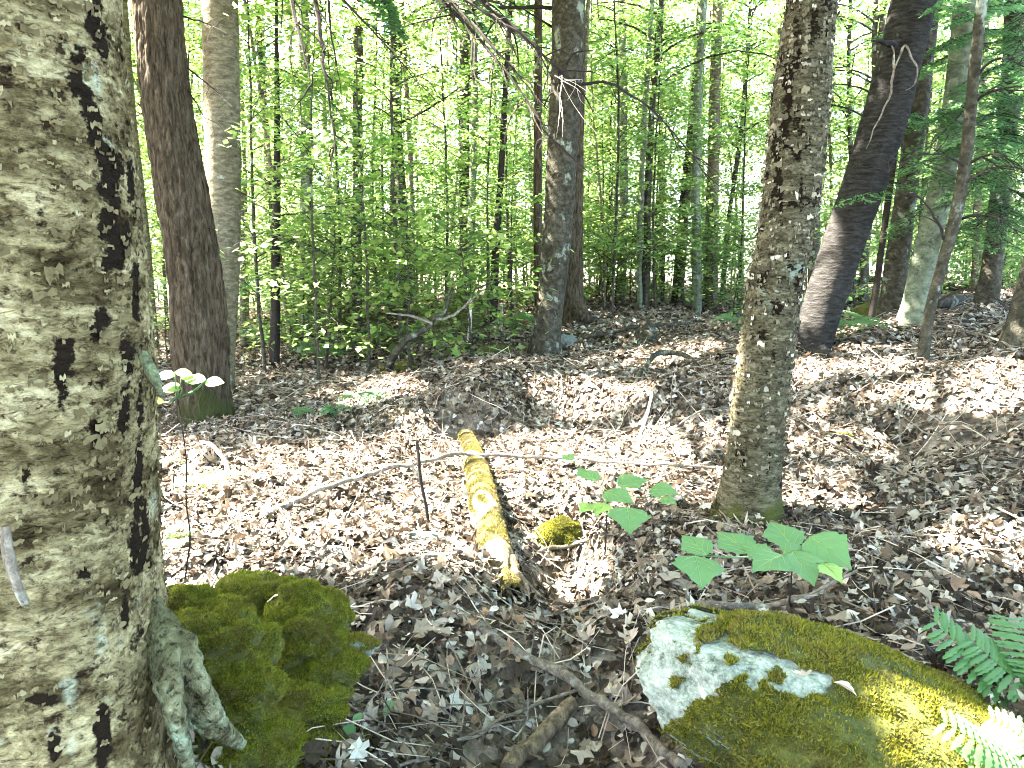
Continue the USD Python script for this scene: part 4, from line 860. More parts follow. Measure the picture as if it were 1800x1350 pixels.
def stone(label, px, py, r, name='stone', mat='grey_rock', seed=0, rot=0.0, lift=0.0):
    c = hit(px, py) + [0, 0, lift]
    v, f = boulder_mesh(c, np.asarray(r), rotz=rot, sub=4, rough=0.16, freq=3, seed=seed)
    t = tag(UsdGeom.Xform.Define(stage, path_for(name)).GetPrim(), label, 'stone'); UsdGeom.Xformable(t).AddTranslateOp().Set(Gf.Vec3d(*map(float, c)))
    obj('stone', (v - c, f), M[mat], t, smooth=True)
stone('grey flat stone half buried left of the mossy log', 735, 955, (0.17, 0.12, 0.05), seed=3, rot=0.1)
stone('grey-green stone at the foot of the middle trunk', 990, 606, (0.24, 0.2, 0.16), seed=5)
stone('dark mossy stone left of the middle trunk', 872, 622, (0.26, 0.2, 0.13), mat='moss_bed', seed=7)
stone('tall dark rock in the thicket behind the snapped white stem', 815, 572, (0.42, 0.4, 0.62), mat='moss_bed', seed=9, name='rock')
stone('low mossy rock left of the tall dark rock', 640, 590, (0.6, 0.5, 0.42), mat='moss_bed', seed=11, name='rock')
stone('low dark rock behind the pale green trunk', 1560, 552, (0.42, 0.35, 0.22), mat='moss_bed', seed=15, name='rock')

def mossy_log():
    px = [(818, 772), (836, 820), (846, 870), (856, 925), (868, 975), (900, 1050)]
    pts = gpts([(a, b + 14, 0.075) for a, b in px])
    pts[0][2] += 0.03
    r = np.array([0.068, 0.082, 0.088, 0.092, 0.090, 0.060])
    def d(TH, S, R):
        rot = np.exp(-((S - S.max() * 0.76) / 0.10) ** 2) * np.clip(np.cos(TH - 2.2), 0, 1) ** 4
        return 0.013 * (cyl_noise(TH, S, R, 10, 6, 4, 3) - 0.5) * 2 - rot * 0.09 - np.clip((S - S.max() + 0.42) / 0.42, 0, 1) ** 1.2 * R * np.clip(2.6 * (cyl_noise(TH, S, R, 24, 2.5, 3, 9) - 0.34), 0, 0.96)
    v, f, S, TH, D = trunk_grid(pts, r, 70, 220, d)
    c = pts[2].copy()
    t = thing('mossy_log', 'moss-covered rotting log pointing away, thin pale stick lying across it', 'log', loc=c)
    band = 0.5 + 0.5 * np.sin(S * 9.5 + 1.4 * np.sin(TH) + 5 * meshkit.noise(v * 5, 3))
    top = sstep(-0.1, 0.45, D[:, 2]) * sstep(0.22, 0.5, band + 0.45 * meshkit.fbm(v * 10, 3, 8))
    obj('trunk', (v - c, f), M['log'], t, smooth=True, prim_vars={'moss': top * 0.7})
    g = rng(83)
    P, Nn = sample_faces(v, f, 46000, g, np.clip(top * 1.3 - 0.3, 0, 1) * np.clip(4 * (meshkit.fbm(v * 12, 3, 19) - 0.36), 0, 1) + 1e-6)
    obj('moss', blades(P - c, Nn, 0.010, g), M['moss_dull'], t, kind='stuff', per=3)
    e = pts[-1] * 0.75 + pts[-2] * 0.25; ms = []
    for k in range(7):      # splinters of the broken end
        a = e + g.normal(0, 0.04, 3); b = a + np.array([g.uniform(-0.02, 0.14), -g.uniform(0.05, 0.18), -g.uniform(0.03, 0.08)])
        ms.append(tube(np.array([a, (a + b) / 2 + g.normal(0, 0.015, 3), b]), np.array([0.014, 0.010, 0.003]), 5, 6, 0.01, k))
    for k, m in enumerate(ms): obj('splinter', (m[0] - c, m[1]), M['rotten'], t, smooth=60)
mossy_log()

def stick(name, label, rows, r, mat='stick', cat='stick', sides=8, lump=0.02, n=None, seed=0, twigs=0, twig_r=0.3):
    """rows: (px, py, lift) on the ground, or (px, py, lift, Y) at a given distance."""
    pts = np.array([hit(*q[:2]) + [0, 0, q[2]] if len(q) == 3 else at(q[0], q[1], q[3]) + [0, 0, q[2]] for q in rows])
    c = pts[len(pts) // 2].copy()
    t = thing(name, label, cat, loc=c)
    v, f = tube(pts - c, r, sides, n or 12 * len(pts), lump, seed)
    obj('branch' if name != 'stick' else 'shaft', (v, f), M[mat], t, smooth=60)
    g = rng(900 + seed)
    for k in range(twigs):
        i = g.integers(1, len(pts)); u = g.uniform(); p = pts[i - 1] + (pts[i] - pts[i - 1]) * u - c
        d = unit(unit(pts[i] - pts[i - 1]) + g.normal(0, 0.6, 3) + [0, 0, 0.25]) * g.uniform(0.12, 0.4); rr = np.mean(r) * twig_r
        v, f = tube(np.array([p, p + d * 0.5 + g.normal(0, 0.02, 3), p + d]), np.array([rr, rr * 0.7, rr * 0.3]), 5, 8, 0.01, seed + k)
        obj('side_twig', (v, f), M[mat], t, smooth=60)
stick('fallen_branch', 'lichened fallen branch running diagonally down from the leaf litter, left of the boulder', [(740, 1065, .035), (800, 1092, .05), (860, 1132, .05), (930, 1182, .06), (1000, 1232, .09), (1060, 1275, .09), (1130, 1325, .08), (1200, 1385, .07)], np.array([.011, .016, .017, .018, .019, .020, .020, .020]), 'stick', 'branch', 14, 0.03, 160, 1)
stick('rotten_branch', 'short rotten grey branch stub propped under the lichened branch', [(1012, 1252, .045), (975, 1290, .05), (935, 1330, .05), (895, 1375, .04)], np.array([.026, .034, .034, .03]), 'rotten', 'branch', 14, 0.03, 70, 2)
stick('stick', 'long thin stick crossing under the lichened branch near the bottom', [(1040, 1243, .11), (960, 1262, .07), (880, 1296, .06), (800, 1330, .05), (700, 1372, .05)], np.array([.005, .007, .0075, .007, .005]), seed=3)
stick('fallen_branch', 'long thin pale branch lying over the mossy log', [(470, 918, .05), (520, 900, .07), (600, 876, .11), (690, 857, .14), (780, 845, .17), (840, 838, .18), (930, 835, .14), (1010, 834, .12), (1110, 838, .10), (1260, 840, .08)], np.array([.012, .015, .015, .014, .014, .014, .013, .013, .012, .009]), 'stick', 'branch', 10, 0.04, 140, 4, twigs=2)
stick('stick', 'pale stick on the sunlit litter right of the peeling birch foot', [(1370, 860, .05), (1400, 866, .06), (1430, 862, .06), (1470, 848, .08)], np.array([.014, .014, .012, .008]), seed=5)
stick('stick', 'bleached thin stick leaning upright from the bank', [(1119, 800, .0), (1122, 790, .08, 5.98), (1132, 745, 0, 6.0), (1146, 690, 0, 6.06)], np.array([.009, .011, .012, .009]), 'pale_stick', seed=6, n=20, lump=0.008)
stick('twig', 'upright black twig standing in front of the mossy log', [(757, 932, 0), (748, 890, 0, 4.25), (738, 830, 0, 4.22), (733, 775, 0, 4.22)], np.array([.008, .009, .010, .008]), 'twig', 'twig', 6, 0.012, 30, 7, twigs=5)
stick('stick', 'white curved stick arching from the sunlit litter near the brown conifer', [(404, 842, 0), (399, 822, 0, 5.25), (385, 795, 0, 5.25), (368, 780, 0, 5.28), (350, 775, 0, 5.3)], np.array([.014, .016, .015, .012, .008]), 'pale_stick', seed=8, n=40, lump=0.015)
stick('fallen_branch', 'crooked grey branch on shaded litter in front of the sunlit patch', [(490, 945, .05), (510, 968, .06), (545, 980, .05), (600, 978, .05), (625, 1000, .05), (650, 1015, .04)], np.array([.012, .021, .022, .021, .019, .013]), 'stick', 'branch', 10, 0.03, 60, 9, twigs=3)
stick('stick', 'slim pale stick lying left of the mossy log foot', [(625, 1020, .04), (700, 1008, .06), (760, 1003, .07), (815, 994, .08)], np.array([.008, .011, .011, .008]), seed=10)
stick('fallen_branch', 'grey forked branch lying behind the boulder', [(1210, 1080, .05), (1260, 1088, .06), (1330, 1088, .06), (1400, 1082, .07), (1450, 1066, .09), (1500, 1046, .11)], np.array([.012, .017, .016, .013, .010, .006]), 'stick', 'branch', 8, 0.03, 60, 11, twigs=3)
stick('stick', 'short grey stick beside the hollow right of the mossy log', [(945, 985, .05), (985, 980, .07), (1032, 970, .07)], np.array([.010, .013, .010]), seed=12)
stick('fallen_branch', 'dark arched root-like branch on the sunlit bank left of the peeling birch', [(1122, 680, .05), (1140, 660, .14), (1165, 648, .20), (1195, 645, .16), (1225, 652, .05)], np.array([.012, .028, .032, .03, .02]), 'mid', 'branch', 9, 0.03, 40, 13)
stick('dead_branch', 'antler-like dead branch rearing up left of the middle trunk', [(695, 645, 0), (712, 600, 0, 9.7), (752, 572, 0, 9.7), (782, 545, 0, 9.7), (793, 512, 0, 9.7), (797, 498, 0, 9.7)], np.array([.05, .045, .034, .026, .018, .008]), 'mid', 'branch', 10, 0.05, 50, 14, twigs=5)
stick('stick', 'bleached fork of the antler-like dead branch, lying to its right', [(765, 565, 0, 9.6), (800, 550, 0, 9.6), (838, 520, 0, 9.6)], np.array([.022, .018, .010]), 'stick', seed=15, lump=0.05)
stick('stick', 'horizontal bare twig across the foot of the antler-like branch', [(678, 550, 0, 9.6), (720, 556, 0, 9.6), (760, 568, 0, 9.6)], np.array([.01, .016, .02]), 'stick', seed=16)
stick('snapped_stem', 'white snapped stem standing before the tall dark rock', [(826, 600, 0), (826, 575, 0, 10.9), (828, 522, 0, 10.9)], np.array([.026, .024, .018]), 'pale_stick', 'stump', 9, 0.015, 24, 17)
stick('snapped_stem', 'thin pale broken sapling stem left of the narrow brown trunk', [(881, 580, 0), (882, 535, 0, 13)], np.array([.03, .024]), 'pale_stick', 'stump', 7, 0.01, 10, 18)
stick('stump', 'little reddish broken stump on the litter right of the peeling birch', [(1428, 828, -.02), (1430, 800, 0, 6.4), (1432, 778, 0, 6.4)], np.array([.045, .035, .012]), 'rotten', 'stump', 9, 0.03, 18, 19)
stick('stump', 'dark rotten stump right of the middle trunk on the plateau', [(1135, 612, -.02), (1136, 596, .1), (1138, 590, .22)], np.array([.15, .13, .08]), 'mid', 'stump', 16, 0.15, 16, 20)
stick('fallen_pole', 'thin fallen trunk arching right of the leaning dark trunk', [(1462, 570, .1), (1490, 548, .35), (1530, 528, .55), (1570, 530, .5), (1640, 560, .2)], np.array([.08, .10, .11, .10, .08]), 'mid', 'log', 10, 0.06, 40, 21)
stick('fallen_pole', 'dark fallen pole lying on the litter behind the middle trunk', [(1010, 604, .06), (1080, 592, .09), (1150, 583, .10), (1210, 577, .08)], np.array([.025, .032, .030, .018]), 'mid', 'log', 8, 0.05, 30, 22)
for k, (a, b, c2, d2, s) in enumerate([(965, 760, 1110, 838, .05), (1060, 740, 1010, 800, .05), (1190, 760, 1290, 725, .06), (1060, 800, 1090, 775, .09), (1200, 690, 1330, 668, .05), (1270, 625, 1340, 640, .05)]):
    stick('stick', ['long thin twig leaning over the sunlit litter right of the mossy log', 'dark twig under the bank right of the mossy log', 'grey twig lying left of the peeling birch on sunlit litter', 'forked white twig in front of the bank', 'dark stick at the left foot of the leaning dark trunk', 'stick half hidden by the peeling birch on the plateau'][k], [(a, b, s), ((a + c2) / 2, (b + d2) / 2, s + .05), (c2, d2, s)], np.array([.008, .009, .006]), 'stick', seed=30 + k, twigs=2)
for k, rows in enumerate([[(1390, 745, .1), (1460, 800, .1), (1560, 850, .1), (1700, 900, .1), (1800, 950, .1)], [(1560, 720, .12), (1590, 760, .12), (1650, 800, .12), (1800, 860, .12)], [(1580, 720, .1), (1578, 770, .15), (1582, 800, .08)], [(1690, 1000, .06), (1790, 972, .08), (1850, 960, .08)], [(1470, 690, .06), (1560, 650, .06), (1640, 640, .05)], [(1500, 580, .08), (1640, 585, .08), (1790, 640, .08)], [(1660, 645, .05), (1690, 600, .3)], [(1400, 690, .05), (1470, 678, .06)], [(1500, 930, .06), (1640, 965, .07), (1660, 960, .06)]]):
    stick('stick', ['long thin twig sloping across the shaded right slope', 'bent grey twig above the dark hole on the right slope', 'short upright twig by the dark hole on the right slope', 'pale stick cut by the right border on the slope', 'thin stick in front of the thin dark trunk with snags', 'long pale twig in front of the grey trunk among feathery boughs', 'bleached leaning stick right of the thin dark trunk with snags', 'short black stick at the right foot of the leaning dark trunk', 'thin twig behind the large leaves at the right'][k], rows, np.full(len(rows), .0055 if k not in (5,) else .010), 'stick', seed=50 + k, twigs=2, sides=6)
def brush():
    """Fine bare twigs fanned in the dark hollow at the bottom: each a stick of its own."""
    L_ = [[(640, 1350), (655, 1270), (665, 1250), (690, 1200)], [(810, 1310), (820, 1250), (850, 1195)], [(720, 1250), (800, 1262), (920, 1270)], [(700, 1255), (740, 1290), (810, 1320)], [(560, 1260), (640, 1300), (700, 1340)], [(900, 1330), (925, 1290), (928, 1245)], [(820, 1320), (880, 1308), (960, 1290)], [(680, 1180), (680, 1240), (675, 1320)], [(840, 1250), (880, 1280), (900, 1300)], [(540, 1200), (620, 1255), (700, 1300)], [(620, 1260), (680, 1250), (790, 1248)]]
    g = rng(5)
    for k, rows in enumerate(L_):
        stick('twig', ['bare twig rising left of the brush in the dark hollow', 'steep bare twig in the middle of the dark hollow', 'level bare twig spanning the dark hollow', 'curved white twig sloping down the dark hollow', 'thin twig over the lowest moss', 'short twig under the rotten branch stub', 'slim twig touching the rotten branch stub', 'upright thin twig left in the hollow', 'short curved twig in the middle of the brush', 'long thin twig from the moss into the hollow', 'faint twig at the top edge of the brush'][k],
              [(a, b, .05 + .05 * g.uniform()) for a, b in rows], np.linspace(.0042, .0022, len(rows)), 'stick', 'twig', 5, 0.012, 20, 70 + k, twigs=3)
brush()

# ================================================================== seedlings with large leaves, each leaf a part
def maple_leaf(nw=9, nl=12):
    """A broad three-pointed leaf, 1 long, with toothed edge, creased along the midrib."""
    t = np.linspace(0, 1, nl)
    half = np.interp(t, [0, 0.06, 0.18, 0.34, 0.46, 0.54, 0.62, 0.76, 0.9, 1.0], [0.02, 0.20, 0.34, 0.42, 0.47, 0.44, 0.33, 0.21, 0.08, 0.0]) * (1 + 0.07 * np.where(np.arange(nl) % 2, 1, -1))
    u = np.linspace(-1, 1, nw)
    X = np.broadcast_to(t[:, None], (nl, nw)).copy() - 0.10 * np.abs(u)[None] * np.sin(np.pi * t)[:, None] * 0.6; Y = half[:, None] * u[None]
    vein = 0.012 * np.cos(t[:, None] * 26 - np.abs(u)[None] * 5)
    Z = 0.16 * np.abs(Y) - 0.22 * (X - 0.35) ** 2 + vein * (np.abs(u)[None] > 0.1) - 0.25 * Y ** 2
    i, j = np.meshgrid(np.arange(nl - 1), np.arange(nw - 1), indexing='ij')
    q = np.stack([i * nw + j, (i + 1) * nw + j, (i + 1) * nw + j + 1, i * nw + j + 1], -1).reshape(-1, 4)
    return np.stack([X, Y, Z], -1).reshape(-1, 3), np.vstack([q[:, [0, 1, 2]], q[:, [0, 2, 3]]])
ML = maple_leaf()
def on_plane(px, py, z):
    d = ray(px, py); return EYE + d * ((z - CAM_Z) / d[2])
def leafy_seedling(name, label, leaves, stem, z0, size, mat='plant', seed=0, yel=(), roll=0.30, cat='seedling', tmpl=ML, Yfix=None):
    """leaves: (centre px, centre py, tip px, tip py, scale)."""
    g = rng(seed)
    on = (lambda a, b, z: at(a, b, Yfix)) if Yfix else on_plane
    node = on(stem[0][0], stem[0][1], z0 - 0.02); foot = hit(*stem[1]) if len(stem[1]) == 2 else np.array(stem[1], float)
    t = thing(name, label, cat, loc=foot)
    v, f = tube(np.array([foot - [0, 0, .02], (foot + node) / 2 + g.normal(0, 0.015, 3), node]) - foot, np.array([.005, .004, .003]) * (0.5 if Yfix else 1), 6, 14, 0.008 + 0.012 * bool(Yfix), seed)
    obj('stem', (v, f), M['twig'], t, smooth=60)
    for k, (cx, cy, tx, ty, sc) in enumerate(leaves):
        z = z0 + g.normal(0, 0.012)
        c, tip = on(cx, cy, z), on(tx, ty, z)
        d = tip - c; d[2] = 0; d = unit(d); Ls = size * sc * 0.93
        side = np.array([-d[1], d[0], 0]); up = unit(np.array([g.normal(0, 0.10), -roll + g.normal(0, 0.08), 1.0]))
        d = unit(d - up * d.dot(up)); side = np.cross(up, d)
        tv = tmpl[0] * Ls * [1, g.uniform(0.92, 1.08), g.uniform(0.6, 1.3)]
        w = (c - d * Ls * 0.45) + tv[:, :1] * d + tv[:, 1:2] * side + tv[:, 2:] * up
        lf = obj('leaf', (w - foot, tmpl[1]), M['pale_leaf' if k in yel else mat], t, smooth=True)
        if tmpl is ML:      # pale midrib and side veins
            def spot(u, q): i_ = int(round(u * 11)) * 9; return w[i_ + int(round((q + 1) * 4))] - foot + up * 0.0012
            vs = [tube(np.array([spot(a_, 0) for a_ in (0, .18, .36, .55, .73, .91)]), np.linspace(.0016, .0005, 6), 3, 10)]
            for a_, b_ in ((.0, .36), (.0, .27), (.18, .55), (.36, .73)):
                for q in (-.75, .75): vs.append(tube(np.array([spot(a_, 0), (spot(a_, 0) + spot(b_, q)) / 2 + up * .001, spot(b_, q)]), np.array([.0009, .0007, .0004]), 3, 5))
            obj('veins', join(vs), M['pale_leaf'], lf)
        b = c - d * Ls * 0.45
        pv, pf = tube(np.array([node, (node + b) / 2 - [0, 0, 0.008], b]) - foot, np.array([.0022, .0018, .0016]), 4, 7)
        obj('leaf_stalk', (pv, pf), M['plant'], t, smooth=60)
leafy_seedling('maple_seedling', 'seedling with broad green leaves between the peeling birch foot and the boulder',
    [(1228, 1000, 1242, 1030, 1.05), (1222, 957, 1195, 944, .85), (1290, 952, 1252, 934, 1.05), (1375, 938, 1332, 908, 1.1), (1456, 966, 1508, 990, 1.15), (1402, 966, 1440, 958, .8), (1352, 986, 1315, 1000, .95), (1412, 994, 1448, 1022, .95), (1330, 968, 1300, 960, .7), (1462, 1004, 1482, 1014, .6)], [(1392, 978), (1388, 1075)], 0.47, 0.185, seed=1, yel=(9,))
leafy_seedling('maple_seedling', 'seedling with broad green leaves hovering right of the mossy log',
    [(1032, 833, 1000, 822, .95), (1086, 872, 1120, 880, .95), (1105, 910, 1114, 938, 1.05), (1112, 846, 1160, 842, 1.0), (1056, 893, 1036, 905, .6), (1165, 862, 1205, 868, .85), (1030, 892, 1010, 900, .5), (997, 803, 975, 797, .5), (1175, 880, 1200, 886, .5)], [(1068, 862), (1062, 985)], 0.42, 0.195, seed=2, yel=(4, 6))
OVL = (lambda o: (np.column_stack([o[0][:, 0], o[0][:, 1] * 1.1, 0.25 * np.abs(o[0][:, 1]) - 0.15 * (o[0][:, 0] - .4) ** 2]), o[1]))(oval_template(0.30, 6))
leafy_seedling('leafy_twig', 'twig of sunlit whitish leaves beside the huge birch', [(292, 660, 272, 664, .8), (322, 656, 350, 655, .7), (345, 668, 312, 672, .9), (375, 672, 400, 668, .8), (302, 683, 290, 694, .9), (275, 706, 300, 712, .6), (330, 664, 350, 664, .6)], [(310, 700), tuple(at(330, 1010, 1.95))], 1.18, 0.068, 'pale_leaf', 3, cat='twig', tmpl=OVL, roll=0.8, Yfix=1.95)
leafy_seedling('leafy_seedling', 'pale leaved seedling low beside the huge birch, under the sunlit twig', [(290, 812, 270, 822, 1.0), (330, 822, 355, 830, 1.0), (300, 795, 320, 788, .7), (340, 800, 365, 790, .8)], [(310, 815), (305, 880)], 0.22, 0.13, 'pale_leaf', 4, tmpl=OVL, roll=0.4)
leafy_seedling('leafy_seedling', 'small round-leaved seedling near the bottom, in front of the brush', [(612, 1288, 600, 1305, 1.0), (628, 1262, 640, 1252, .6)], [(622, 1272), (626, 1300)], float(hit(622, 1300)[2]) + 0.10, 0.075, 'plant', 5, tmpl=OVL, roll=0.7)
leafy_seedling('leafy_seedling', 'tiny green seedling in the brush of the dark hollow', [(680, 1250, 672, 1262, 1.0), (686, 1238, 692, 1230, .8)], [(683, 1245), (684, 1275)], float(hit(684, 1275)[2]) + 0.07, 0.045, 'plant', 6, tmpl=OVL, roll=0.7)
leafy_seedling('leafy_seedling', 'tiny green seedling beside the sunlit moss right of the mossy log', [(1008, 938, 1000, 946, 1.0), (1018, 930, 1028, 926, .8)], [(1012, 936), (1012, 962)], float(hit(1012, 960)[2]) + 0.06, 0.06, 'plant', 7, tmpl=OVL, roll=0.6)
mossy_stone('mossy_stone', 'sunlit yellow-mossed stone in the hollow right of the mossy log', 'stone', [(hit(990, 948) + [0, 0, 0.02], (0.13, 0.12, 0.10), 0.2), (hit(965, 950) + [0, 0, 0.0], (0.10, 0.10, 0.08), 0.2)], 12000, 0.014, 'moss', seed=91)

# ================================================================== ferns
def pinna(length, wide):
    n = 9; t = np.linspace(0, 1, n); h = wide * np.sin(np.pi * np.clip(t * 0.9 + 0.08, 0, 1)) ** 0.7 * np.where(np.arange(n) % 2, 1.0, 0.62); h[-1] = 0
    v = np.vstack([np.stack([t * length, 0 * t, -0.12 * length * t * t], -1), np.stack([t * length, h, -0.12 * length * t * t - 0.2 * h], -1), np.stack([t * length, -h, -0.12 * length * t * t - 0.2 * h], -1)])
    f = []
    for k in range(n - 1): f += [[k, k + 1, n + k + 1], [k, n + k + 1, n + k], [k, 2 * n + k + 1, k + 1], [k, 2 * n + k, 2 * n + k + 1]]
    return v, np.array(f)
def frond(parent, foot, pts, n, plen, pw, mat, each, up=np.array([0, -0.35, 1.0])):
    c = spline(pts, 40) - foot
    t = unit(np.gradient(c, axis=0))
    r = obj('frond', tube(c, np.linspace(.0028, .0008, 40), 4, 30), M[mat], parent, smooth=60)
    out = []
    for k in range(n):
        u = 0.10 + 0.89 * k / (n - 1); i = int(u * 39); L_ = plen * (math.sin(math.pi * min(1, 0.22 + 0.78 * (1 - u) * 0.95)) ** 0.8) * min(1, 0.55 + u * 2.2)
        for s in (-1, 1):
            side = unit(np.cross(t[i], up)) * s
            d = unit(side + t[i] * 0.35); nn = unit(up - d * d.dot(up)); e = np.cross(nn, d)
            pv, pf = pinna(max(L_, 0.006), pw * max(L_ / plen, 0.3))
            out.append((c[i] + pv[:, :1] * d + pv[:, 1:2] * e + pv[:, 2:] * nn, pf))
    if each:
        for m in out: obj('pinna', m, M[mat], r.GetPrim() if hasattr(r, 'GetPrim') else r, smooth=True)
    else:
        obj('pinnae', join(out), M[mat], r, smooth=True, kind='stuff')
def fern(label, fronds, foot, n, plen, pw, each=False, mat='fern', group=None):
    t = thing('fern', label, 'fern', group, loc=foot)
    for pts in fronds: frond(t, foot, np.array(pts), n, plen, pw, mat, each)
F0 = hit(1830, 1290)
fern('large green fern arching in from the right border above the boulder', [[F0, at(1800, 1245, 2.32), at(1715, 1165, 2.36), at(1640, 1088, 2.42)], [F0, at(1830, 1230, 2.3), at(1770, 1180, 2.34), at(1705, 1122, 2.4)], [F0, at(1850, 1200, 2.3), at(1810, 1130, 2.4), at(1780, 1085, 2.5)]], F0, 22, 0.115, 0.014, True)
F1 = at(1860, 1420, 1.9)
fern('sunlit pale fern over the mossy boulder in the bottom right corner', [[F1, at(1810, 1365, 1.86), at(1730, 1312, 1.86), at(1655, 1266, 1.9)], [F1, at(1830, 1330, 1.9), at(1790, 1290, 1.95), at(1740, 1262, 2.0)], [F1, at(1820, 1390, 1.84), at(1760, 1360, 1.82), at(1700, 1340, 1.82)]], F1, 18, 0.085, 0.013, True)
def small_fern(label, px, py, span, nf, seed, mat='fern', group=None, n=13):
    g = rng(seed); c = hit(px, py)
    fr = []
    for k in range(nf):
        a = g.uniform(0, 6.28); d = np.array([math.cos(a), math.sin(a), 0]) * span * g.uniform(0.7, 1.1); h = span * g.uniform(0.45, 0.8)
        fr.append([c, c + d * 0.45 + [0, 0, h], c + d + [0, 0, h * 0.75]])
    fern(label, fr, c, n, span * 0.32, span * 0.05, False, mat, group)
small_fern('small pale fern on the sunlit litter beside the huge birch', 365, 870, 0.22, 5, 1, 'pale_leaf')
small_fern('dark green fern right of the brown conifer, left one', 520, 745, 0.2, 3, 2, 'needle')
small_fern('dark green fern right of the brown conifer, right one', 590, 740, 0.2, 3, 3, 'needle')
small_fern('fern near the pit, in front of the antler-like branch', 640, 720, 0.26, 4, 4, 'needle')
for k, (a, b) in enumerate([(560, 640), (520, 610), (610, 620), (660, 610), (470, 600), (720, 600), (540, 580), (1300, 590), (900, 585), (1480, 600)]):
    small_fern(['fern behind the thin dark sapling', 'fern just right of the thin dark sapling', 'fern left of the antler-like branch', 'fern touching the antler-like branch', 'fern between the brown conifer and the thin dark sapling', 'fern in front of the low mossy rock', 'far fern behind the thin dark sapling', 'low fern behind the peeling birch', 'low fern left of the middle trunk', 'low fern right of the leaning dark trunk'][k], a, b, 0.42, 6, 10 + k)
small_fern('tiny green fern in the sunlit litter left, behind the moss mounds', 325, 965, 0.14, 4, 33, 'pale_leaf')

# pale dead leaves that stand out, one by one
def dead_leaf(label, px, py, size, yaw, tilt, lob=True, lift=0.03, P=None, seed=0):
    g = rng(seed); c = hit(px, py) + [0, 0, lift] if P is None else P
    v, f = scatter(LOBED if lob else OVAL, np.zeros((1, 3)), np.array([size]), np.array([yaw]), np.array([tilt]), np.array([g.uniform(0, 6.28)]), curl=0.3, fold=0.3, g=g)
    t = thing('dead_leaf', label, 'leaf', loc=c)
    obj('blade', (v, f), M['pale_litter'], t)
def on_boulder(px, py):
    a, b, dep = project(BV); k = np.where(dep < 2.35)[0]; i = k[np.argmin((a[k] - px) ** 2 + (b[k] - py) ** 2)]; return BV[i] + BN[i] * 0.024
dead_leaf('curled pale dead leaf on top of the mossy boulder, left of another', 1412, 1194, .06, 0.4, 0.5, P=on_boulder(1412, 1194), seed=1)
dead_leaf('narrow tan dead leaf on the mossy boulder, right of the curled one', 1485, 1212, .07, -0.5, 0.4, False, P=on_boulder(1485, 1212), seed=2)
for k, (lab, px, py, s, y, ti, lo) in enumerate([
    ('white upright dead leaf left above the boulder', 1140, 1100, .10, 1.2, 1.1, False), ('silvery lobed dead leaf left of the upright white one', 1108, 1112, .08, 0.3, 0.7, True),
    ('large pale dead leaf right of the lichened branch', 1078, 1235, .09, 0.4, 0.3, True), ('cream dead leaf in the hollow below the boulder end', 1020, 1330, .08, 2.0, 0.3, True),
    ('pale dead leaf lying above the boulder on the right slope', 1618, 1045, .12, -0.5, 0.5, False), ('tan dead leaf with a curled edge left of the boulder top', 1160, 1062, .11, 0.3, 0.5, False),
    ('pale brown dead leaf right of the moss mounds', 745, 1215, .09, 1.0, 0.8, False), ('grey dead leaf below the flat mossy stone', 735, 1182, .08, 2.2, 0.6, True),
    ('orange-tan dead leaf on the right slope', 1690, 762, .2, 0.1, 0.3, False), ('light dead leaf on the moss below the mounds', 560, 1200, .06, 0.2, 0.3, False), ('long narrow pale leaf on the slope behind the large fern', 1715, 1195, .10, -0.6, 0.3, False)]):
    dead_leaf(lab, px, py, s, y, ti, lo, seed=10 + k)

for k, (lab, px, py, y) in enumerate([('brown dead leaf caught on top of the rear moss mound', 480, 1048, 2.42), ('small dead leaf caught between the two moss mounds', 470, 1110, 2.32), ('tan dead leaf on the front moss mound', 350, 1100, 2.03), ('dead leaf at the foot of the front moss mound', 440, 1240, 1.96)]):
    dead_leaf(lab, px, py, .045, 1.3 * k, 0.5, k % 2 == 0, P=at(px, py, y), seed=40 + k)

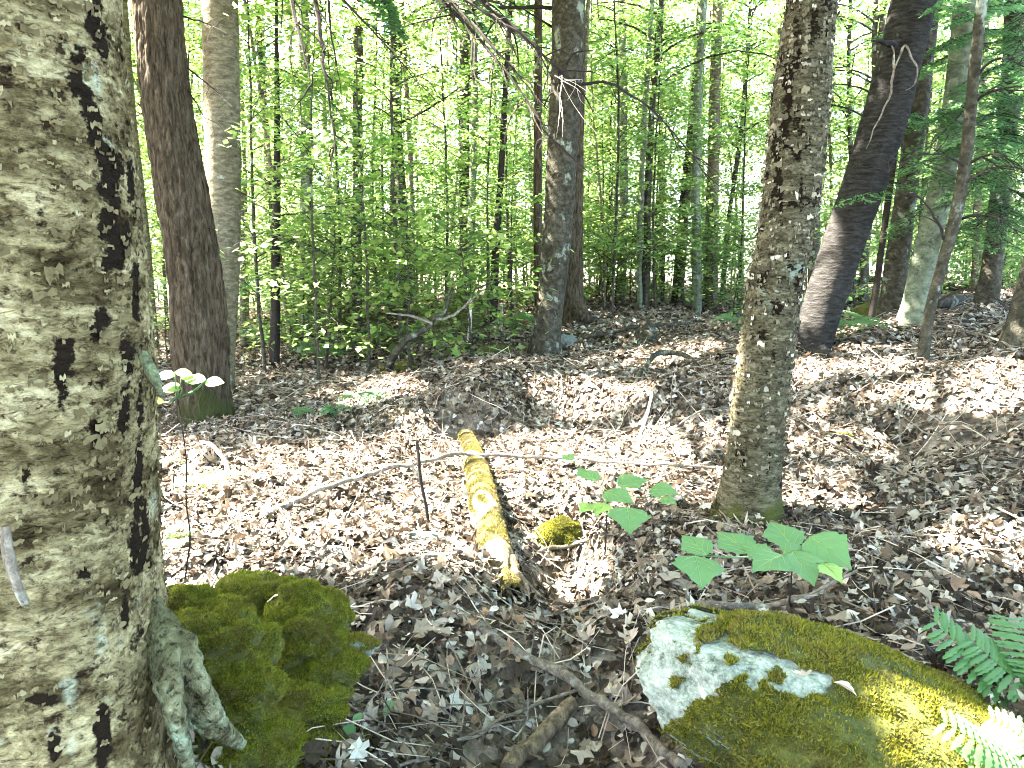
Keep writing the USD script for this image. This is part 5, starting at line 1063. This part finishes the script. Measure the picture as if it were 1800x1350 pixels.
# ================================================================== peeling bark on the two birches, dark boughs at the right
def flakes(key, n_parts, n_rest, w0, w1, h0, h1, lift, seed, zlim, mat='flake'):
    T = TREES[key]; g = rng(seed); v, D = T['v'], T['D']
    to_cam = unit(EYE - v); px, py, dep = project(v)
    ok = np.where((np.sum(D * to_cam, -1) > -0.15) & (py > -30) & (py < 1400) & (px > -40) & (v[:, 2] > zlim))[0]
    k = g.choice(ok, n_parts + n_rest, replace=False)
    out = []
    for q, i in enumerate(k):
        big = q < n_parts
        w = g.uniform(w0, w1) * (1 if big else 0.4); h = g.uniform(h0, h1) * (1 if big else 0.6); lf = lift * g.uniform(0.3, 1.2) * (1 if big else 0.6)
        nn = D[i]; tx = unit(np.cross([0, 0, 1.0], nn)); up = np.cross(nn, tx)
        a = np.linspace(-0.5, 0.5, 6); b = np.linspace(-0.5, 0.5, 3)
        A, B = np.meshgrid(a, b, indexing='ij')
        sg = g.choice([-1, 1]); u = np.clip(A * sg + 0.5, 0, 1)
        rag = g.normal(0, 0.24, A.shape)
        z = lf * u ** 2.2 + 0.003
        Rr = 1 / max(T['r'].mean(), .05) * 0.5
        P = v[i] + (A * w)[..., None] * tx + ((B + rag + 0.15 * np.sin(A * 5 + q)) * h)[..., None] * up + (z - Rr * (A * w) ** 2)[..., None] * nn
        ii, jj = np.meshgrid(np.arange(5), np.arange(2), indexing='ij')
        qd = np.stack([ii * 3 + jj, (ii + 1) * 3 + jj, (ii + 1) * 3 + jj + 1, ii * 3 + jj + 1], -1).reshape(-1, 4)
        out.append((P.reshape(-1, 3) - T['root'], np.vstack([qd[:, [0, 1, 2]], qd[:, [0, 2, 3]]])))
    for m in out[:n_parts]: obj('bark_flake', m, M[mat], T['prim'], smooth=True, prim_vars={'tone': np.full(len(m[0]), g.uniform() ** 1.3)})
    if n_rest: obj('bark_curls', join(out[n_parts:]), M[mat], T['prim'], smooth=True, kind='stuff', per=18)
flakes('left_birch', 140, 900, 0.012, 0.042, 0.006, 0.016, 0.007, 5, 0.2)
flakes('right_birch', 140, 1200, 0.015, 0.06, 0.010, 0.030, 0.018, 6, 0.3, 'flake_pale')
def bough(key, a, b, seed, droop=0.12, nt=16, wide=0.62):
    A, B = at(*a), at(*b); g = rng(seed + 700); T = TREES[key]
    t = np.linspace(0, 1, 7)[:, None]; ax = A + (B - A) * t + np.array([0, 0, 1.0]) * droop * 4 * t * (1 - t)
    ms = [tube(ax, np.linspace(.014, .003, 7), 5, 16, 0.02, seed)]
    P, yaw = [], []
    L_ = np.linalg.norm(B - A); d = unit(B - A); sd = unit(np.cross(d, [0, 0, 1.0]))
    for k in range(nt):
        u = 0.12 + 0.88 * k / nt; p = A + (B - A) * u + np.array([0, 0, droop * 4 * u * (1 - u)])
        for s in (-1, 1):
            q = p + (sd * s * g.uniform(0.5, 1) + d * 0.7 + [0, 0, -0.25]) * wide * (1.1 - u * 0.8) * g.uniform(0.6, 1.1)
            ms.append(tube(np.array([p, (p + q) / 2 + [0, 0, .02], q]), np.array([.004, .003, .0012]), 3, 5))
            m = 46; w = g.uniform(0.05, 1.05, (m, 1)); pos = p + (q - p) * w; e = unit(q - p); lat = unit(np.cross(e, [0, 0, 1.0])); ss = g.choice([-1, 1], (m, 1))
            P.append(pos + lat * ss * g.uniform(0, 0.05, (m, 1)) + g.normal(0, 0.008, (m, 3))); yaw.append(np.arctan2(e[1] + lat[1] * ss[:, 0] * 1.3, e[0] + lat[0] * ss[:, 0] * 1.3))
    v, f = join(ms)
    o = obj('bough', (v - T['root'], f), M['twig'], T['prim'], smooth=60)
    P, yaw = np.vstack(P), np.concatenate(yaw); n = len(P)
    obj('needles', scatter(diamond_template(0.14), P - T['root'], g.uniform(.05, .085, n), yaw, np.abs(g.normal(0, .3, n)), g.uniform(0, 6.28, n), g=g), M['needle'], o, kind='stuff', per=4)
YR = TREES['right_mid']['Y']; YP = TREES['pale_green']['Y']
for k, (a, b) in enumerate([((1780, 60, YR), (1650, 90, YR - 1.5)), ((1780, 110, YR), (1690, 190, YR - 2)), ((1770, 160, YR), (1640, 220, YR - 1.2)), ((1770, 170, YR), (1840, 215, YR - 1.5)), ((1768, 200, YR), (1690, 255, YR - 2.4)), ((1765, 240, YR), (1630, 290, YR - 1.4)), ((1765, 240, YR), (1850, 300, YR - 1.6)),
                          ((1760, 280, YR), (1700, 345, YR - 2.2)), ((1760, 300, YR), (1660, 370, YR - 1.6)), ((1756, 330, YR), (1830, 400, YR - 1.4)), ((1790, 20, YR), (1700, 40, YR - 1.8)), ((1790, 20, YR), (1850, 120, YR - 1.8)), ((1785, 70, YR), (1560, 160, YR - 1)), ((1752, 380, YR), (1690, 440, YR - 1.5)), ((1785, -40, YR), (1640, 20, YR - 2)), ((1775, 140, YR), (1600, 300, YR - 2)), ((1790, 0, YR), (1560, 60, YR - 1.4)), ((1770, 200, YR), (1800, 330, YR - 2.5)), ((1780, 60, YR), (1820, 160, YR - 2.6)), ((1770, 230, YR), (1740, 300, YR - 2.8)), ((1760, 300, YR), (1560, 420, YR - .6)), ((1756, 360, YR), (1760, 440, YR - 2.2))]):
    bough('right_mid', a, b, k)
YL = TREES['behind_leaning']['Y']
for k, (a, b) in enumerate([((1605, 330, YL), (1500, 360, YL - 2.8)), ((1600, 290, YL), (1660, 340, YL - 2.5)), ((1610, 200, YL), (1560, 240, YL - .6))]): bough('behind_leaning', a, b, 40 + k, nt=10)
YT = TREES['thin_left']['Y']
for k, (a, b) in enumerate([((487, 330, YT), (380, 330, YT + 1)), ((488, 200, YT), (570, 330, YT - .5)), ((487, 420, YT), (600, 470, YT - .4)), ((487, 480, YT), (420, 520, YT + .6)), ((489, 120, YT), (640, 240, YT - .2)), ((487, 380, YT), (660, 400, YT + .4)), ((489, 70, YT), (420, 150, YT + .4))]): bough('thin_left', a, b, 60 + k, nt=9, wide=0.3)
for k, (a, b) in enumerate([((700, -60, 6.0), (860, 60, 5.6)), ((760, -60, 6.0), (930, 70, 5.6)), ((640, -60, 6.2), (700, 60, 6.0))]): bough('brown', a, b, 80 + k, nt=10, wide=0.3, droop=0.03)
